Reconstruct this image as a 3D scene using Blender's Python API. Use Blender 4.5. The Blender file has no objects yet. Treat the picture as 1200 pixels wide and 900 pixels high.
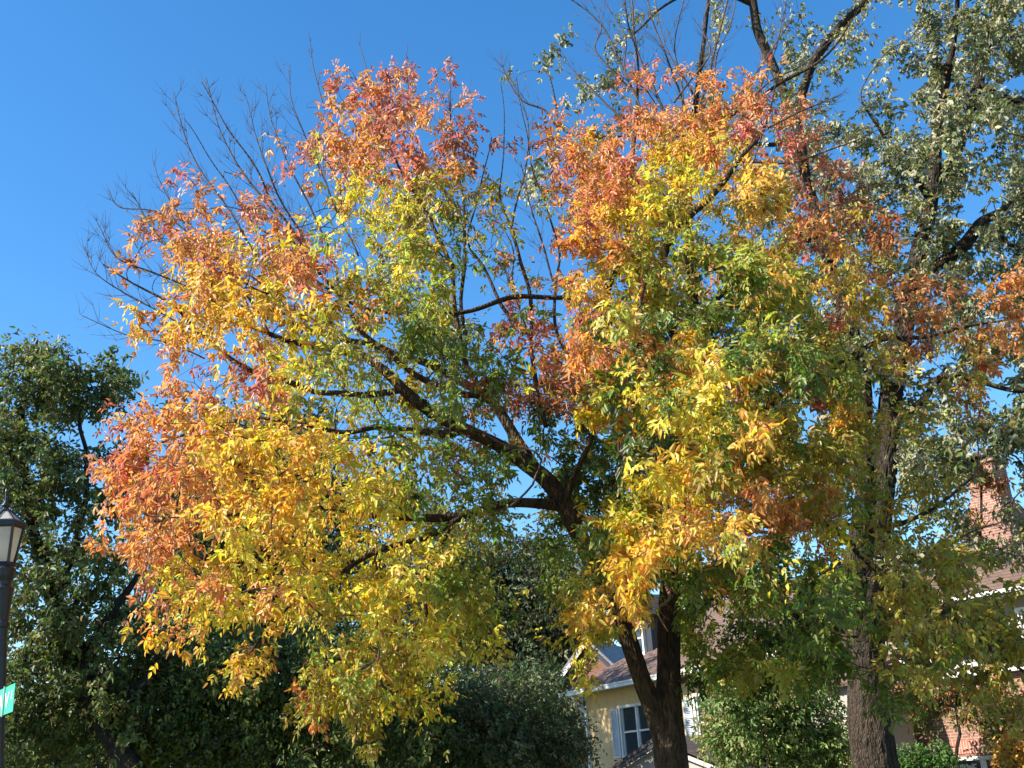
import bpy, math, random
import numpy as np
from mathutils import Matrix, Vector
rng = np.random.default_rng(7); random.seed(7)
S = bpy.context.scene; COL = S.collection

# ------------------------------------------------------------------ camera
F = 1287.0; PITCH = math.radians(20); ROLL = math.radians(3.6)
EYE = np.array([0.0, 0.0, 1.6])
cam = bpy.data.cameras.new('camera'); co = bpy.data.objects.new('camera', cam); COL.objects.link(co); S.camera = co
cam.sensor_width = 36; cam.lens = 36*F/1200; cam.clip_start = .1; cam.clip_end = 3000
R = Matrix.Rotation(math.pi/2+PITCH, 4, 'X') @ Matrix.Rotation(-ROLL, 4, 'Z')
co.matrix_world = Matrix.Translation((0, 0, 1.6)) @ R
Rn = np.array(R.to_3x3())
def at(px, py, Y):
    d = Rn @ np.array([px-600.0, 450.0-py, -F]); return EYE + d*(Y/d[1])
def at_many(px, py, Y):
    d = np.stack([px-600.0, 450.0-py, np.full(len(px), -F)], 1) @ Rn.T
    return EYE + d*(Y/d[:, 1])[:, None]
# ------------------------------------------------------------------ sky + sun
SUN_EL = math.radians(37); SUN_AZ = math.radians(-108)          # azimuth from +Y towards +X
sdir = Vector((math.sin(SUN_AZ)*math.cos(SUN_EL), math.cos(SUN_AZ)*math.cos(SUN_EL), math.sin(SUN_EL)))
W = bpy.data.worlds.new('World'); S.world = W; W.use_nodes = True
nt = W.node_tree; sk = nt.nodes.new('ShaderNodeTexSky'); sk.sky_type = 'NISHITA'; sk.sun_disc = False
sk.sun_elevation = SUN_EL; sk.sun_rotation = SUN_AZ; sk.air_density = 1.0; sk.dust_density = 0.3; sk.ozone_density = 2.2
bg = nt.nodes['Background']; bg.inputs[1].default_value = .098; hsv = nt.nodes.new('ShaderNodeHueSaturation'); hsv.inputs['Saturation'].default_value = 1.33; hsv.inputs['Value'].default_value = 1.2
nt.links.new(sk.outputs[0], hsv.inputs['Color']); nt.links.new(hsv.outputs[0], bg.inputs[0])
sl = bpy.data.lights.new('sun', 'SUN'); sl.energy = 5.0; sl.angle = math.radians(.53); sl.color = (1, .93, .82)
so = bpy.data.objects.new('sun', sl); COL.objects.link(so); so.rotation_euler = (-sdir).to_track_quat('-Z', 'Y').to_euler()
S.view_settings.view_transform = 'Standard'; S.view_settings.look = 'None'; S.view_settings.gamma = 1
S.view_settings.exposure = 1.2
S.render.engine = 'CYCLES'; S.cycles.max_bounces = 6; S.cycles.transparent_max_bounces = 6

# ------------------------------------------------------------------ materials
def mat(name):
    m = bpy.data.materials.new(name); m.use_nodes = True
    n = m.node_tree.nodes; return m, m.node_tree, n['Principled BSDF']
def N(t, kind, **kw):
    n = t.nodes.new(kind)
    for k, v in kw.items():
        if k in n.inputs: n.inputs[k].default_value = v
        else: setattr(n, k, v)
    return n
def plain(name, col, rough=.6, metal=0, var=.12, scale=6, bump=0, spec=.4):
    m, t, p = mat(name); p.inputs['Roughness'].default_value = rough; p.inputs['Metallic'].default_value = metal
    p.inputs['Specular IOR Level'].default_value = spec
    tc = N(t, 'ShaderNodeTexCoord'); no = N(t, 'ShaderNodeTexNoise', Scale=scale, Detail=6, Roughness=.65)
    t.links.new(tc.outputs['Object'], no.inputs['Vector'])
    r = N(t, 'ShaderNodeValToRGB'); c = np.array(col)
    r.color_ramp.elements[0].position = .3; r.color_ramp.elements[1].position = .7
    r.color_ramp.elements[0].color = (*(c*(1-var)), 1); r.color_ramp.elements[1].color = (*np.clip(c*(1+var), 0, 1), 1)
    t.links.new(no.outputs['Fac'], r.inputs[0]); t.links.new(r.outputs[0], p.inputs['Base Color'])
    if bump:
        b = N(t, 'ShaderNodeBump', Strength=bump, Distance=.02)
        t.links.new(no.outputs['Fac'], b.inputs['Height']); t.links.new(b.outputs[0], p.inputs['Normal'])
    return m
def leafmat(name, trans=.42, rough=.42, back=None, spec=.5, tboost=1.25):
    m, t, p = mat(name); out = t.nodes['Material Output']
    a = N(t, 'ShaderNodeAttribute', attribute_name='Col')
    csrc = a.outputs['Color']
    if back:
        g = N(t, 'ShaderNodeNewGeometry'); mx = N(t, 'ShaderNodeMix', data_type='RGBA')
        t.links.new(g.outputs['Backfacing'], mx.inputs[0]); t.links.new(csrc, mx.inputs[6]); mx.inputs[7].default_value = (*back, 1)
        csrc = mx.outputs[2]
    t.links.new(csrc, p.inputs['Base Color']); p.inputs['Roughness'].default_value = rough
    p.inputs['Specular IOR Level'].default_value = spec
    tr = N(t, 'ShaderNodeBsdfTranslucent'); hs = N(t, 'ShaderNodeHueSaturation', Saturation=1.05, Value=tboost)
    t.links.new(a.outputs['Color'], hs.inputs['Color']); t.links.new(hs.outputs[0], tr.inputs[0])
    ms = N(t, 'ShaderNodeMixShader'); ms.inputs[0].default_value = trans
    t.links.new(p.outputs[0], ms.inputs[1]); t.links.new(tr.outputs[0], ms.inputs[2]); t.links.new(ms.outputs[0], out.inputs[0])
    return m
def barkmat(name, dark, light, scale=1.0, strength=1.0):
    m, t, p = mat(name); p.inputs['Roughness'].default_value = .9; p.inputs['Specular IOR Level'].default_value = .2
    tc = N(t, 'ShaderNodeTexCoord'); mp = N(t, 'ShaderNodeMapping'); mp.inputs['Scale'].default_value = (1, 1, .32)
    t.links.new(tc.outputs['Object'], mp.inputs[0])
    no = N(t, 'ShaderNodeTexNoise', Scale=14*scale, Detail=8, Roughness=.7, Distortion=.6)
    vo = N(t, 'ShaderNodeTexVoronoi', Scale=20*scale, feature='DISTANCE_TO_EDGE')
    n2 = N(t, 'ShaderNodeTexNoise', Scale=2.2, Detail=4)
    t.links.new(mp.outputs[0], no.inputs[0]); t.links.new(mp.outputs[0], vo.inputs[0]); t.links.new(tc.outputs['Object'], n2.inputs[0])
    r = N(t, 'ShaderNodeValToRGB'); r.color_ramp.elements[0].position = .32; r.color_ramp.elements[1].position = .68
    r.color_ramp.elements[0].color = (*dark, 1); r.color_ramp.elements[1].color = (*light, 1)
    t.links.new(no.outputs['Fac'], r.inputs[0])
    r2 = N(t, 'ShaderNodeValToRGB'); r2.color_ramp.elements[0].position = .35; r2.color_ramp.elements[1].position = .7
    r2.color_ramp.elements[0].color = (.75, .75, .75, 1); r2.color_ramp.elements[1].color = (1.15, 1.15, 1.1, 1)
    t.links.new(n2.outputs['Fac'], r2.inputs[0])
    mx = N(t, 'ShaderNodeMix', data_type='RGBA', blend_type='MULTIPLY'); mx.inputs[0].default_value = 1
    t.links.new(r.outputs[0], mx.inputs[6]); t.links.new(r2.outputs[0], mx.inputs[7]); t.links.new(mx.outputs[2], p.inputs['Base Color'])
    ma = N(t, 'ShaderNodeMath', operation='MULTIPLY'); cl = N(t, 'ShaderNodeMath', operation='MINIMUM'); cl.inputs[1].default_value = .25
    t.links.new(vo.outputs['Distance'], cl.inputs[0]); t.links.new(cl.outputs[0], ma.inputs[0]); ma.inputs[1].default_value = 3
    ad = N(t, 'ShaderNodeMath', operation='ADD'); t.links.new(ma.outputs[0], ad.inputs[0]); t.links.new(no.outputs['Fac'], ad.inputs[1])
    b = N(t, 'ShaderNodeBump', Strength=strength, Distance=.035); t.links.new(ad.outputs[0], b.inputs['Height']); t.links.new(b.outputs[0], p.inputs['Normal'])
    return m
def brickmat(name, c1, c2, mortar, vertical=False):
    m, t, p = mat(name); p.inputs['Roughness'].default_value = .9
    tc = N(t, 'ShaderNodeTexCoord'); sx = N(t, 'ShaderNodeSeparateXYZ'); cx = N(t, 'ShaderNodeCombineXYZ')
    ad = N(t, 'ShaderNodeMath', operation='ADD')
    t.links.new(tc.outputs['Object'], sx.inputs[0]); t.links.new(sx.outputs[0], ad.inputs[0]); t.links.new(sx.outputs[1], ad.inputs[1])
    t.links.new(ad.outputs[0], cx.inputs[1 if vertical else 0]); t.links.new(sx.outputs[2], cx.inputs[0 if vertical else 1])
    br = N(t, 'ShaderNodeTexBrick', Scale=1.0); br.inputs['Brick Width'].default_value = .215 if not vertical else .6
    br.inputs['Row Height'].default_value = .075; br.inputs['Mortar Size'].default_value = .012; br.inputs['Mortar Smooth'].default_value = .2
    br.inputs['Color1'].default_value = (*c1, 1); br.inputs['Color2'].default_value = (*c2, 1); br.inputs['Mortar'].default_value = (*mortar, 1)
    t.links.new(cx.outputs[0], br.inputs['Vector'])
    no = N(t, 'ShaderNodeTexNoise', Scale=3, Detail=8, Roughness=.7); t.links.new(tc.outputs['Object'], no.inputs[0])
    r = N(t, 'ShaderNodeValToRGB'); r.color_ramp.elements[0].color = (.55, .5, .5, 1); r.color_ramp.elements[1].color = (1.2, 1.15, 1.1, 1)
    t.links.new(no.outputs['Fac'], r.inputs[0])
    mx = N(t, 'ShaderNodeMix', data_type='RGBA', blend_type='MULTIPLY'); mx.inputs[0].default_value = .8
    t.links.new(br.outputs['Color'], mx.inputs[6]); t.links.new(r.outputs[0], mx.inputs[7]); t.links.new(mx.outputs[2], p.inputs['Base Color'])
    b = N(t, 'ShaderNodeBump', Strength=.5, Distance=.01, invert=True); t.links.new(br.outputs['Fac'], b.inputs['Height']); t.links.new(b.outputs[0], p.inputs['Normal'])
    return m
def shinglemat(name, c1, c2, gap):
    m = brickmat(name, c1, c2, gap)
    for n in m.node_tree.nodes:
        if n.type == 'TEX_BRICK':
            n.inputs['Brick Width'].default_value = .32; n.inputs['Row Height'].default_value = .11; n.inputs['Mortar Size'].default_value = .01
    return m

M = {}
M['bark'] = barkmat('ash_bark', (.018, .012, .009), (.115, .08, .054))
M['maple_bark'] = barkmat('maple_bark', (.014, .010, .008), (.10, .075, .054), 1.2, 1.0)
M['dark_bark'] = barkmat('dark_bark', (.018, .014, .011), (.06, .048, .038))
M['twig'] = plain('twig_bark', (.075, .052, .04), .8, var=.35, scale=9)
M['twig_dark'] = plain('twig_bark_dark', (.04, .03, .024), .85, var=.3)
M['twig_rust'] = plain('bare_twig', (.30, .17, .10), .7, var=.3)
M['leaf'] = leafmat('autumn_leaf', .50, .40)
M['leaf_maple'] = leafmat('silver_maple_leaf', .30, .48, back=(.34, .34, .22), spec=.45)
M['leaf_dark'] = leafmat('green_leaf', .36, .48, spec=.38)
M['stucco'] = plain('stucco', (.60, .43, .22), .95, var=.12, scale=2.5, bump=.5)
M['stucco_grey_shade'] = plain('grey_shade_stucco', (.34, .31, .27), .95, var=.1, scale=8, bump=.4)  # grey for the porch gable; on the added end wall it is painted shade
M['tan'] = plain('tan_siding', (.26, .22, .16), .8, var=.12, scale=5)
M['white'] = plain('white_paint', (.66, .66, .63), .55, var=.14, scale=3)
M['soffit'] = plain('soffit_paint', (.50, .46, .40), .7, var=.06)
M['shutter'] = plain('shutter_paint', (.52, .56, .60), .5, var=.06)
M['brick'] = brickmat('red_brick', (.25, .105, .07), (.33, .15, .10), (.36, .31, .26))
M['brick_dark'] = brickmat('dark_red_brick', (.20, .065, .045), (.26, .09, .06), (.22, .18, .16))
M['soldier'] = brickmat('soldier_brick', (.38, .12, .08), (.45, .17, .11), (.45, .40, .34), True)
M['roof_brown'] = shinglemat('brown_shingle', (.13, .082, .062), (.17, .11, .082), (.06, .04, .034))
M['roof_grey'] = shinglemat('grey_shingle', (.22, .22, .24), (.28, .28, .30), (.13, .13, .14))
M['roof_dark'] = shinglemat('dark_shingle', (.035, .028, .027), (.05, .04, .038), (.02, .018, .018))
M['dark'] = plain('dark_trim', (.03, .035, .045), .5)
M['black'] = plain('black_cast_iron', (.012, .012, .014), .38, var=.3, scale=30, bump=.15, spec=.5)
M['steel'] = plain('band_steel', (.35, .34, .33), .35, metal=.9)
M['green'] = plain('green_sign_face', (.0, .36, .20), .4, var=.05)
M['letter'] = plain('white_sign_lettering', (.80, .85, .82), .4, var=.02)
def glass():
    m, t, p = mat('window_glass'); p.inputs['Base Color'].default_value = (.03, .04, .05, 1); p.inputs['Roughness'].default_value = .06
    p.inputs['Specular IOR Level'].default_value = .6
    tc = N(t, 'ShaderNodeTexCoord'); no = N(t, 'ShaderNodeTexNoise', Scale=1.6, Detail=2); t.links.new(tc.outputs['Object'], no.inputs[0])
    b = N(t, 'ShaderNodeBump', Strength=.25, Distance=.05); t.links.new(no.outputs['Fac'], b.inputs['Height']); t.links.new(b.outputs[0], p.inputs['Normal'])
    return m
M['glass'] = glass()
def lampglass():
    m, t, p = mat('frosted_lantern_glass'); p.inputs['Base Color'].default_value = (.72, .66, .56, 1); p.inputs['Roughness'].default_value = .25
    out = t.nodes['Material Output']; tr = N(t, 'ShaderNodeBsdfTranslucent'); tr.inputs[0].default_value = (.85, .80, .70, 1)
    tc = N(t, 'ShaderNodeTexCoord'); no = N(t, 'ShaderNodeTexNoise', Scale=9, Detail=5); t.links.new(tc.outputs['Object'], no.inputs[0])
    r = N(t, 'ShaderNodeValToRGB'); r.color_ramp.elements[0].color = (.5, .44, .36, 1); r.color_ramp.elements[1].color = (.8, .75, .66, 1)
    t.links.new(no.outputs['Fac'], r.inputs[0]); t.links.new(r.outputs[0], p.inputs['Base Color'])
    ms = N(t, 'ShaderNodeMixShader'); ms.inputs[0].default_value = .45
    t.links.new(p.outputs[0], ms.inputs[1]); t.links.new(tr.outputs[0], ms.inputs[2]); t.links.new(ms.outputs[0], out.inputs[0]); return m
M['lampglass'] = lampglass()
def groundmat():
    m, t, p = mat('lawn'); p.inputs['Roughness'].default_value = .95
    tc = N(t, 'ShaderNodeTexCoord'); no = N(t, 'ShaderNodeTexNoise', Scale=.8, Detail=9, Roughness=.75); t.links.new(tc.outputs['Object'], no.inputs[0])
    r = N(t, 'ShaderNodeValToRGB'); r.color_ramp.elements[0].position = .3; r.color_ramp.elements[1].position = .72
    r.color_ramp.elements[0].color = (.035, .06, .018, 1); r.color_ramp.elements[1].color = (.11, .12, .04, 1)
    t.links.new(no.outputs['Fac'], r.inputs[0]); t.links.new(r.outputs[0], p.inputs['Base Color']); return m
M['lawn'] = groundmat()
M['asphalt'] = plain('asphalt', (.05, .05, .052), .9, scale=30, bump=.4)
M['concrete'] = plain('concrete', (.42, .40, .37), .9, scale=12, bump=.3)

# ------------------------------------------------------------------ mesh helpers
def tag(o, label=None, cat=None, group=None, kind=None):
    if label: o['label'] = label
    if cat: o['category'] = cat
    if group: o['group'] = group
    if kind: o['kind'] = kind
    return o
def empty(name, loc, rz=0, label=None, cat=None, group=None):
    o = bpy.data.objects.new(name, None); COL.objects.link(o); o.location = [float(v) for v in loc]; o.rotation_euler = (0, 0, rz)
    return tag(o, label, cat, group)
def npmesh(name, V, faces, m, parent=None, colors=None, smooth=False):
    """faces: list of int arrays (n,k)"""
    me = bpy.data.meshes.new(name); V = np.asarray(V, np.float32)
    me.vertices.add(len(V)); me.vertices.foreach_set('co', V.ravel())
    li = np.concatenate([f.ravel() for f in faces]).astype(np.int32)
    tot = np.concatenate([np.full(len(f), f.shape[1]) for f in faces]).astype(np.int32)
    st = np.concatenate([[0], np.cumsum(tot)[:-1]]).astype(np.int32)
    me.loops.add(len(li)); me.loops.foreach_set('vertex_index', li)
    me.polygons.add(len(tot)); me.polygons.foreach_set('loop_start', st); me.polygons.foreach_set('loop_total', tot)
    if smooth: me.polygons.foreach_set('use_smooth', np.ones(len(tot), bool))
    if colors is not None:
        a = me.color_attributes.new('Col', 'FLOAT_COLOR', 'POINT')
        a.data.foreach_set('color', np.concatenate([colors, np.ones((len(colors), 1))], 1).astype(np.float32).ravel())
    me.update(); me.validate(); me.materials.append(m)
    o = bpy.data.objects.new(name, me); COL.objects.link(o)
    if parent is not None: o.parent = parent
    return o
class MB:
    def __init__(s): s.v = []; s.f = []
    def poly(s, pts):
        n = len(s.v); s.v += [tuple(map(float, p)) for p in pts]; s.f.append(tuple(range(n, n+len(pts)))); return s
    def hexa(s, p):            # 8 points: bottom 4 ccw, top 4 ccw
        n = len(s.v); s.v += [tuple(map(float, q)) for q in p]
        for f in ((3, 2, 1, 0), (4, 5, 6, 7), (0, 1, 5, 4), (1, 2, 6, 5), (2, 3, 7, 6), (3, 0, 4, 7)): s.f.append(tuple(n+i for i in f))
        return s
    def box(s, x0, x1, y0, y1, z0, z1):
        return s.hexa([(x0, y0, z0), (x1, y0, z0), (x1, y1, z0), (x0, y1, z0), (x0, y0, z1), (x1, y0, z1), (x1, y1, z1), (x0, y1, z1)])
    def bar(s, a, b, w, h=None):
        a = Vector(a); b = Vector(b); d = (b-a).normalized(); up = Vector((0, 0, 1)) if abs(d.z) < .95 else Vector((1, 0, 0))
        sd = d.cross(up).normalized()*w/2; uu = sd.cross(d).normalized()*(h or w)/2
        return s.hexa([a-sd-uu, a+sd-uu, b+sd-uu, b-sd-uu, a-sd+uu, a+sd+uu, b+sd+uu, b-sd+uu])
    def lathe(s, prof, n=24, c=(0, 0), rot=0):
        base = len(s.v)
        for r, z in prof:
            for i in range(n):
                a = rot+2*math.pi*i/n; s.v.append((c[0]+r*math.cos(a), c[1]+r*math.sin(a), z))
        for k in range(len(prof)-1):
            for i in range(n):
                j = (i+1) % n; s.f.append((base+k*n+i, base+k*n+j, base+(k+1)*n+j, base+(k+1)*n+i))
        s.f.append(tuple(base+i for i in range(n))[::-1]); s.f.append(tuple(base+(len(prof)-1)*n+i for i in range(n)))
        return s
    def slab(s, pts, th):       # polygon thickened downwards
        n = len(pts); a = [Vector(p) for p in pts]; nn = (a[1]-a[0]).cross(a[2]-a[0]).normalized()*th
        b = len(s.v); s.v += [tuple(p) for p in a]+[tuple(p-nn) for p in a]
        s.f.append(tuple(range(b, b+n))); s.f.append(tuple(range(b+2*n-1, b+n-1, -1)))
        for i in range(n): j = (i+1) % n; s.f.append((b+i, b+n+i, b+n+j, b+j))
        return s
    def build(s, name, m, parent=None, bevel=0, smooth=False):
        me = bpy.data.meshes.new(name); me.from_pydata(s.v, [], s.f); me.update(); me.materials.append(m)
        o = bpy.data.objects.new(name, me); COL.objects.link(o)
        if parent is not None: o.parent = parent
        if smooth:
            for p in me.polygons: p.use_smooth = True
        if bevel:
            b = o.modifiers.new('bevel', 'BEVEL'); b.width = bevel; b.segments = 2; b.limit_method = 'ANGLE'
        return o

# ------------------------------------------------------------------ tubes / trees
def norm(a): return a/np.maximum(np.linalg.norm(a, axis=-1, keepdims=True), 1e-9)
class Tubes:
    def __init__(s): s.V = []; s.Fq = []; s.n = 0
    def add(s, P, r, k=5, rough=0, seed=0, furrow=0):
        P = np.asarray(P, float); r = np.asarray(r, float); n = len(P)
        T = np.gradient(P, axis=0); T = norm(T)
        ref = np.array([0.31, 0.95, 0.02]) if abs(T[:, 2]).mean() > .5 else np.array([.05, .1, 1.0])
        A = norm(np.cross(T, ref)); B = np.cross(T, A)
        th = np.arange(k)*2*np.pi/k
        rr = np.repeat(r[:, None], k, 1)
        if rough:
            q = np.random.default_rng(seed); s0 = q.random(6)*6.28
            L = np.concatenate([[0], np.cumsum(np.linalg.norm(np.diff(P, axis=0), axis=1))])[:, None]
            rr = rr*(1+rough*(.5*np.sin(3*th[None]+s0[0]+L*1.3)+.35*np.sin(5*th[None]+s0[1]-L*2.1)+.5*np.sin(2*th[None]+s0[2]+L*3.4)+.25*np.sin(9*th[None]+s0[3]+L*.8)))
        if furrow:
            wob = .35*np.sin(L*5.1+s0[4])+.22*np.sin(L*11.7+s0[5]+th[None]*2)+.12*np.sin(L*23+th[None]*5)
            nf = 17; a1 = np.abs(np.sin(nf/2*(th[None]+wob*.35))); a2 = np.abs(np.sin((nf+12)/2*th[None]+wob*2.1+1.3))
            brk = .6+.4*np.sin(L*16+th[None]*7+3*np.sin(th[None]*3)); rr = rr*(1-furrow*((1-a1)**2*1.0+(1-a2)**2*.6)*brk)+q.normal(0, .0022, rr.shape)
        V = P[:, None]+rr[..., None]*(A[:, None]*np.cos(th)[None, :, None]+B[:, None]*np.sin(th)[None, :, None])
        i = np.arange(n-1)[:, None]*k; j = np.arange(k)[None]; j2 = (j+1) % k
        f = np.stack([i+j, i+j2, i+k+j2, i+k+j], -1).reshape(-1, 4)+s.n
        s.V.append(V.reshape(-1, 3)); s.Fq.append(f); s.n += n*k
    def build(s, name, m, parent, loc):
        if not s.V: return None
        return npmesh(name, np.concatenate(s.V)-np.asarray(loc), [np.concatenate(s.Fq)], m, parent, smooth=True)
def smooth_path(P, step=.06):
    """Catmull-Rom through (x,y,z,r) rows"""
    P = np.asarray(P, float); Q = np.vstack([2*P[0]-P[1], P, 2*P[-1]-P[-2]]); out = []
    for i in range(1, len(Q)-2):
        n = max(2, int(np.linalg.norm(Q[i+1, :3]-Q[i, :3])/step))
        for t in np.arange(n)/n:
            p0, p1, p2, p3 = Q[i-1], Q[i], Q[i+1], Q[i+2]
            out.append(.5*((2*p1)+(-p0+p2)*t+(2*p0-5*p1+4*p2-p3)*t*t+(-p0+3*p1-3*p2+p3)*t**3))
    out.append(P[-1]); out = np.array(out); out[:, 3] = np.maximum(out[:, 3], .003); return out
def pix_path(rows, wob=.012):
    P = np.array([[*at(x, y, Y), w*Y/F/2] for x, y, Y, w in rows]); P = smooth_path(P)
    n = len(P); L = np.arange(n)
    for k in range(3): P[:, k] += wob*(np.sin(L*.31+rng.random()*6)+1.6*np.sin(L*.14+rng.random()*6))*np.minimum(1, L/8)*min(1, n/30)
    return P
class Skeleton:
    def __init__(s):
        s.pos = []; s.dir = []; s.par = []; s.fix = []; s.curves = []
    def guide(s, P, twig_ok=True):
        b = len(s.pos); T = norm(np.gradient(P[:, :3], axis=0))
        for i in range(len(P)):
            s.pos.append(P[i, :3]); s.dir.append(T[i]); s.par.append(b+i-1 if i else -1); s.fix.append(P[i, 3] if twig_ok else 1e9)
    def grow(s, tips, step=.14, bend=.35, up=.25, minr=.0028, pw=.42, ang=.45):
        """attach every tip to the nearest suitable node of the growing tree"""
        tips = np.asarray(tips); g = np.array(s.pos)
        dg = np.array([np.min(((g-t)**2).sum(1)) for t in tips]); order = np.argsort(dg)
        cap = len(g)+len(tips)*40; pos = np.zeros((cap, 3)); dr = np.zeros((cap, 3)); par = np.zeros(cap, int)-1; n = len(g)
        pos[:n] = g; dr[:n] = np.array(s.dir); par[:n] = s.par
        fixr = np.zeros(cap); fixr[:n] = s.fix; ends = np.zeros(len(tips), int); starts = np.zeros(len(tips), int)
        for ti in order:
            t = tips[ti]; v = t-pos[:n]; d = np.sqrt((v**2).sum(1))+1e-6
            c = (v*dr[:n]).sum(1)/d
            cost = d*(1+ang*(1-c))+(fixr[:n] > 1e8)*50
            k = int(np.argmin(cost)); L = d[k]; m = int(min(38, max(2, math.ceil(L/step))))
            p0 = pos[k]; ctrl = p0+dr[k]*L*bend+(t-p0)*.25+np.array([0, 0, up*L*.3])
            u = (np.arange(1, m+1)/m)[:, None]
            cu = (1-u)**2*p0+2*u*(1-u)*ctrl+u*u*t + rng.normal(0, .012, (m, 3))*min(1, L)
            prev = np.vstack([p0, cu[:-1]]); tt = norm(cu-prev)
            pos[n:n+m] = cu; dr[n:n+m] = tt; par[n] = k; par[n+1:n+m] = np.arange(n, n+m-1)
            starts[ti] = n; ends[ti] = n+m-1; s.curves.append((k, n, m)); n += m
        cnt = np.zeros(n); cnt[ends] = 1
        for i in range(n-1, -1, -1):
            if par[i] >= 0: cnt[par[i]] += cnt[i]
        s.P = pos[:n]; s.D = dr[:n]; s.par2 = par[:n]; s.ends = ends; s.starts = starts
        s.r = minr*np.maximum(cnt, 1)**pw
        return s
    def tubes(s, tb, k=5):
        for (p, n, m) in s.curves:
            idx = np.concatenate([[p], np.arange(n, n+m)]); r = s.r[idx].copy(); r[0] = r[1]*1.15
            r[-1] *= .5
            tb.add(s.P[idx], r, 6 if r[0] > .02 else 4 if r[0] > .008 else 3)
def leaflets(base, d, nrm, L, Wd, fold=.18, curl=.12):
    """vectorised leaf blades folded along the midrib, six points each"""
    w = norm(np.cross(nrm, d)); nn = np.cross(d, w); L = L[:, None]; Wd = Wd[:, None]
    v0 = base; v3 = base+d*L-nn*L*curl
    v1 = base+d*.32*L+w*.5*Wd+nn*fold*Wd; v2 = base+d*.70*L+w*.33*Wd+nn*fold*.6*Wd-nn*L*curl*.4
    v4 = base+d*.70*L-w*.33*Wd+nn*fold*.6*Wd-nn*L*curl*.4; v5 = base+d*.32*L-w*.5*Wd+nn*fold*Wd
    V = np.stack([v0, v1, v2, v3, v4, v5], 1).reshape(-1, 3); n = len(base); o = np.arange(n)[:, None]*6
    return V, np.concatenate([o+np.array([[0, 3, 2, 1]]), o+np.array([[0, 5, 4, 3]])])
def rand_unit(n): return norm(rng.normal(size=(n, 3)))
def leaf_positions(sk, per, span=.55, jit=.06):
    """points along the last part of every tip curve"""
    B = []; Dn = []; own = []
    for ti, (a, e) in enumerate(zip(sk.starts, sk.ends)):
        n = per[ti]
        if n < 1: continue
        k0 = max(a, e-int(span/.14)); idx = rng.integers(k0, e+1, n)
        B.append(sk.P[idx]+rng.normal(0, jit, (n, 3))); Dn.append(sk.D[idx]); own.append(np.full(n, ti))
    return np.concatenate(B), np.concatenate(Dn), np.concatenate(own)
DOWN = np.array([0, 0, -1.0])
def project(P):
    q = (P-EYE) @ Rn; return 600+F*q[:, 0]/-q[:, 2], 450-F*q[:, 1]/-q[:, 2], -q[:, 2]
def limb_filter(paths, prob, pad=4):
    L_ = np.concatenate([p[::2] for p in paths]); lx, ly, lz = project(L_[:, :3]); lw = L_[:, 3]/lz*F+pad
    def f(B):
        bx, by, bz = project(B); keep = np.ones(len(B), bool)
        for a in range(0, len(B), 2000):
            d = np.hypot(bx[a:a+2000, None]-lx, by[a:a+2000, None]-ly); hit = ((d < lw) & (bz[a:a+2000, None] < lz)).any(1)
            keep[a:a+2000] = ~(hit & (rng.random(len(hit)) < prob))
        return keep
    return f
def compound(sk, per, color, m, parent, loc, L=.105, Wd=.045, rach=.20, pairs=2, name='foliage', droop=.75, span=.55, jit=.06, cvar=.16, keepf=None):
    B, D, own = leaf_positions(sk, per, span, jit)
    if keepf is not None: kk = keepf(B); B = B[kk]; D = D[kk]; own = own[kk]
    n = len(B)
    r = norm(rand_unit(n)*.8+D*.45+DOWN*droop*rng.random((n, 1))*1.5)
    own_n = norm(rand_unit(int(own.max())+1)*.8+np.array([-.25, -.35, .5]))[own]; own_s = (.75+.5*rng.random(int(own.max())+1))[own]
    side = norm(np.cross(r, own_n+.55*rand_unit(n))); up = norm(np.cross(side, r))
    flip = np.sign(up[:, 2:3]+1e-6); up *= flip
    C = color(own); C = C*(1+rng.normal(0, cvar*.5, (n, 1)))
    Vs = []; Fs = []; Cs = []; off = 0; rl = rach*(.7+.6*rng.random(n))
    items = [(1.0, 0)]+[(.35+.6*k/max(1, pairs), sg) for k in range(pairs) for sg in (1, -1)]
    if rach < .01: items = [(0, 0), (0, 1), (0, -1)]
    for t, sg in items:
        b = B+r*(rl*t)[:, None]; a = .85 if rach > .01 else .95
        d = norm(r*(math.cos(a*abs(sg)))+side*sg*math.sin(a*abs(sg))+DOWN*.35*rng.random((n, 1))+rng.normal(0, .16, (n, 3)))
        nm = norm(up+rng.normal(0, .38, (n, 3)))
        ll = L*own_s*(.6+.7*rng.random(n)); keep = rng.random(n) < .93
        V, Fc = leaflets(b[keep], d[keep], nm[keep], ll[keep], (Wd*own_s*(.7+.6*rng.random(n)))[keep], .12+.16*rng.random(), .05+.3*rng.random())
        c = C[keep]*(1+rng.normal(0, cvar, (keep.sum(), 3))*np.array([.7, 1, .8])+rng.normal(0, cvar*.6, (keep.sum(), 1)))
        Vs.append(V); Fs.append(Fc+off); off += len(V); br_ = rng.random(len(c)) < .05; c[br_] = c[br_]*np.array([.6, .45, .6])
        c6 = np.repeat(c[:, None], 6, 1); c6[:, 2:5] *= np.array([1.04, .86, .8]); c6[:, 0] *= np.array([.85, 1.08, .95]); c6 *= 1+rng.normal(0, .06, (len(c), 6, 1))
        Cs.append(np.clip(c6.reshape(-1, 3), .004, .9))
    return npmesh(name, np.concatenate(Vs)-np.asarray(loc), [np.concatenate(Fs)], m, parent, np.concatenate(Cs))

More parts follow.
